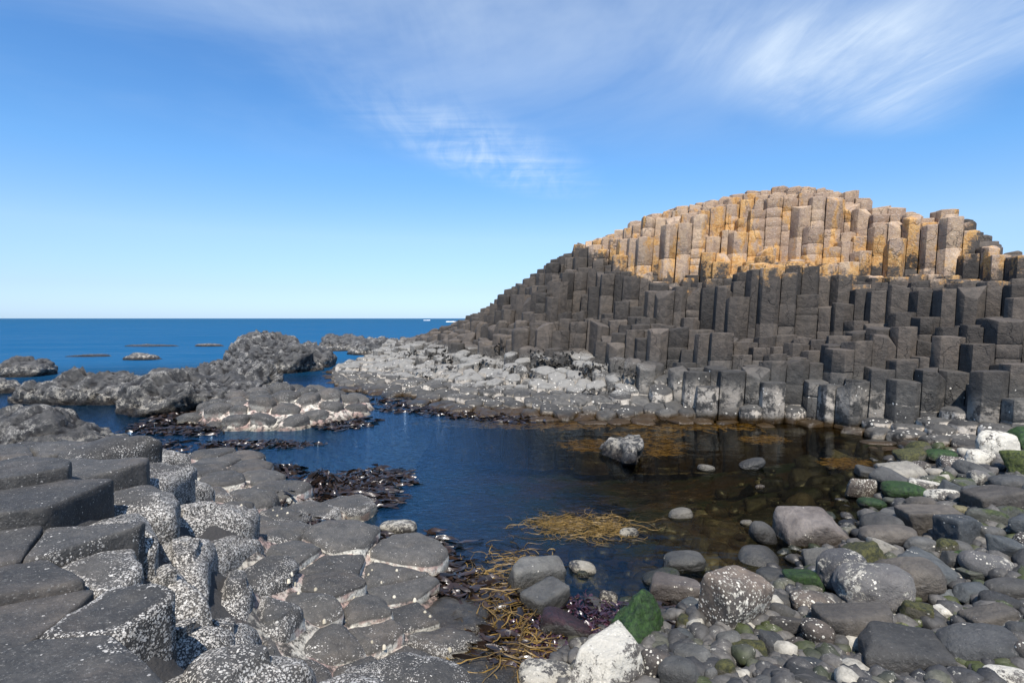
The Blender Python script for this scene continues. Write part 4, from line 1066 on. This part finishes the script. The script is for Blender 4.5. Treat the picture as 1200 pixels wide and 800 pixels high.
# ------------------------------------------------------------------ camera, sun, sky
cam = bpy.data.cameras.new('camera'); co = bpy.data.objects.new('camera', cam); COL.objects.link(co)
co.location = (0, 0, CH); co.rotation_euler = (math.pi/2, 0, 0); cam.lens = 20; cam.sensor_width = 36
cam.shift_y = -(400-HV)/1200; cam.clip_start = .05; cam.clip_end = 60000
S.camera = co
EL, AZ = math.radians(55), math.radians(-2)       # sun behind the camera, light travelling towards +y and a little +x
sd = bpy.data.lights.new('sun', 'SUN'); sd.energy = 4.6; sd.angle = math.radians(.5); sd.color = (1, .94, .86)
so = bpy.data.objects.new('sun', sd); COL.objects.link(so)
so.rotation_euler = Vector((math.cos(EL)*math.sin(AZ), math.cos(EL)*math.cos(AZ), -math.sin(EL))).to_track_quat('-Z', 'Y').to_euler()
W = bpy.data.worlds.new('World'); S.world = W; W.use_nodes = True
nt = W.node_tree; nt.nodes.clear()
def wn(ty, **k):
    nd = nt.nodes.new(ty)
    for a, b in k.items(): setattr(nd, a, b)
    return nd
def wl(a, b):
    if hasattr(a, 'is_output'): nt.links.new(a, b)
    else: b.default_value = a
def wm(op, a, b=0., c=0.):
    nd = wn('ShaderNodeMath', operation=op); wl(a, nd.inputs[0]); wl(b, nd.inputs[1]); wl(c, nd.inputs[2]); return nd.outputs[0]
def wr(x, a, b, lo=0., hi=1.):
    nd = wn('ShaderNodeMapRange', interpolation_type='SMOOTHSTEP'); wl(x, nd.inputs[0])
    for i, q in enumerate((a, b, lo, hi)): nd.inputs[i+1].default_value = q
    return nd.outputs[0]
sky = wn('ShaderNodeTexSky', sky_type='NISHITA'); sky.sun_disc = False
sky.sun_elevation = EL; sky.sun_rotation = math.pi + AZ; sky.air_density = 1.0; sky.dust_density = .3; sky.ozone_density = 2.5
tc = wn('ShaderNodeTexCoord'); sp = wn('ShaderNodeSeparateXYZ'); wl(tc.outputs['Generated'], sp.inputs[0])
zc = wm('MAXIMUM', sp.outputs[2], .02)
px = wm('DIVIDE', sp.outputs[0], zc); py = wm('DIVIDE', sp.outputs[1], zc)
def cirrus(rot, sx, sy, scale, det, dist, off):
    cb = wn('ShaderNodeCombineXYZ'); wl(px, cb.inputs[0]); wl(py, cb.inputs[1])
    mp = wn('ShaderNodeMapping'); wl(cb.outputs[0], mp.inputs[0]); mp.inputs['Rotation'].default_value = (0, 0, math.radians(rot)); mp.inputs['Scale'].default_value = (sx, sy, 1); mp.inputs['Location'].default_value = off
    nd = wn('ShaderNodeTexNoise'); wl(mp.outputs[0], nd.inputs['Vector']); nd.inputs['Scale'].default_value = scale; nd.inputs['Detail'].default_value = det
    nd.inputs['Roughness'].default_value = .6; nd.inputs['Distortion'].default_value = dist; return nd.outputs[0]
def blob(cx, cy, rx, ry, rot=0.0):
    """soft patch of sky around a direction given as (x/z, y/z) on the cloud layer"""
    a = math.radians(rot); dx = wm('SUBTRACT', px, cx); dy = wm('SUBTRACT', py, cy)
    e = wm('ADD', wm('MULTIPLY', dx, math.cos(a)/rx), wm('MULTIPLY', dy, math.sin(a)/rx)); g = wm('ADD', wm('MULTIPLY', dx, -math.sin(a)/ry), wm('MULTIPLY', dy, math.cos(a)/ry))
    return wr(wm('SQRT', wm('ADD', wm('MULTIPLY', e, e), wm('MULTIPLY', g, g))), 1.0, .0)
def pl(u, v):   # a place on the cloud layer seen at image (u, v)
    z = (HV-v)/F; return ((u-600)/F/z, 1/z)
streak = cirrus(20, .9, .28, 2.2, 9, .6, (3, 1, 0)); soft = cirrus(-30, .6, .5, .8, 6, .4, (7, 2, 0)); fine = cirrus(35, 2.2, .5, 3.0, 8, 1.0, (1, 5, 0))
b1 = blob(*pl(980, 95), .55, 1.3, -55); b2 = blob(*pl(580, 185), .60, 1.7, -28); wisp = wm('MULTIPLY', b2, wr(wm('ADD', wm('MULTIPLY', cirrus(-62, .35, 1.6, 2.0, 9, .8, (2, 6, 0)), .6), wm('MULTIPLY', fine, .4)), .34, .72)); b3 = blob(*pl(480, 10), 1.3, .9); b4 = blob(*pl(1150, 30), 1.1, .7)
cl = wm('MULTIPLY', wr(wm('ADD', wm('MULTIPLY', streak, .7), wm('MULTIPLY', fine, .3)), .30, .82), wm('MINIMUM', 1.0, wm('ADD', wm('ADD', wm('MULTIPLY', b1, 1.15), wm('MULTIPLY', b2, .15)), wm('ADD', wm('MULTIPLY', b3, .25), wm('MULTIPLY', b4, .75)))))
veil = wm('ADD', wm('MULTIPLY', b4, .22), wm('MULTIPLY', b1, .12)); veil = wm('MULTIPLY_ADD', 1.0, veil, wm('MULTIPLY', wr(soft, .35, .75), wr(sp.outputs[2], .20, .48, .0, .42)))
am = wm('MINIMUM', .85, wm('ADD', wm('ADD', wm('MULTIPLY', cl, .72), veil), wm('MULTIPLY', wisp, .62)))
am = wm('MULTIPLY', am, wr(sp.outputs[2], .02, .14))
mx = wn('ShaderNodeMix', data_type='RGBA'); wl(am, mx.inputs[0])
hs = wn('ShaderNodeHueSaturation'); hs.inputs['Saturation'].default_value = 1.0; hs.inputs['Value'].default_value = 1.0; wl(sky.outputs[0], hs.inputs['Color'])
cr = wn('ShaderNodeValToRGB'); wl(sp.outputs[2], cr.inputs[0]); e = cr.color_ramp.elements
for i, (p, c) in enumerate(((0, (.64, .90, 1.5)), (.05, (.72, .86, 1.22)), (.137, (.93, 1.06, 1.2)), (.245, (.72, 1.11, 1.40)), (.40, (.62, 1.05, 1.42)), (1, (.60, 1.0, 1.4)))):
    q = e[0] if i == 0 else (e[len(e)-1] if i == 5 else e.new(p)); q.position = p
    q.color = (c[0]/1.5, c[1]/1.5, c[2]/1.5, 1)
mt = wn('ShaderNodeVectorMath', operation='MULTIPLY'); wl(hs.outputs[0], mt.inputs[0]); wl(cr.outputs[0], mt.inputs[1])
ms = wn('ShaderNodeVectorMath', operation='SCALE'); wl(mt.outputs[0], ms.inputs[0]); ms.inputs['Scale'].default_value = 1.5
wl(ms.outputs[0], mx.inputs[6]); mx.inputs[7].default_value = (6.0, 7.0, 8.1, 1)
bg = wn('ShaderNodeBackground'); wl(mx.outputs[2], bg.inputs[0]); bg.inputs[1].default_value = .09
wo = wn('ShaderNodeOutputWorld'); wl(bg.outputs[0], wo.inputs[0])
S.view_settings.view_transform = 'Standard'; S.view_settings.look = 'None'; S.view_settings.gamma = 1; S.view_settings.exposure = 0.6
S.cycles.max_bounces = 6; S.cycles.transparent_max_bounces = 10
S.cycles.use_denoising = True; S.cycles.sample_clamp_indirect = 3; S.cycles.caustics_reflective = False
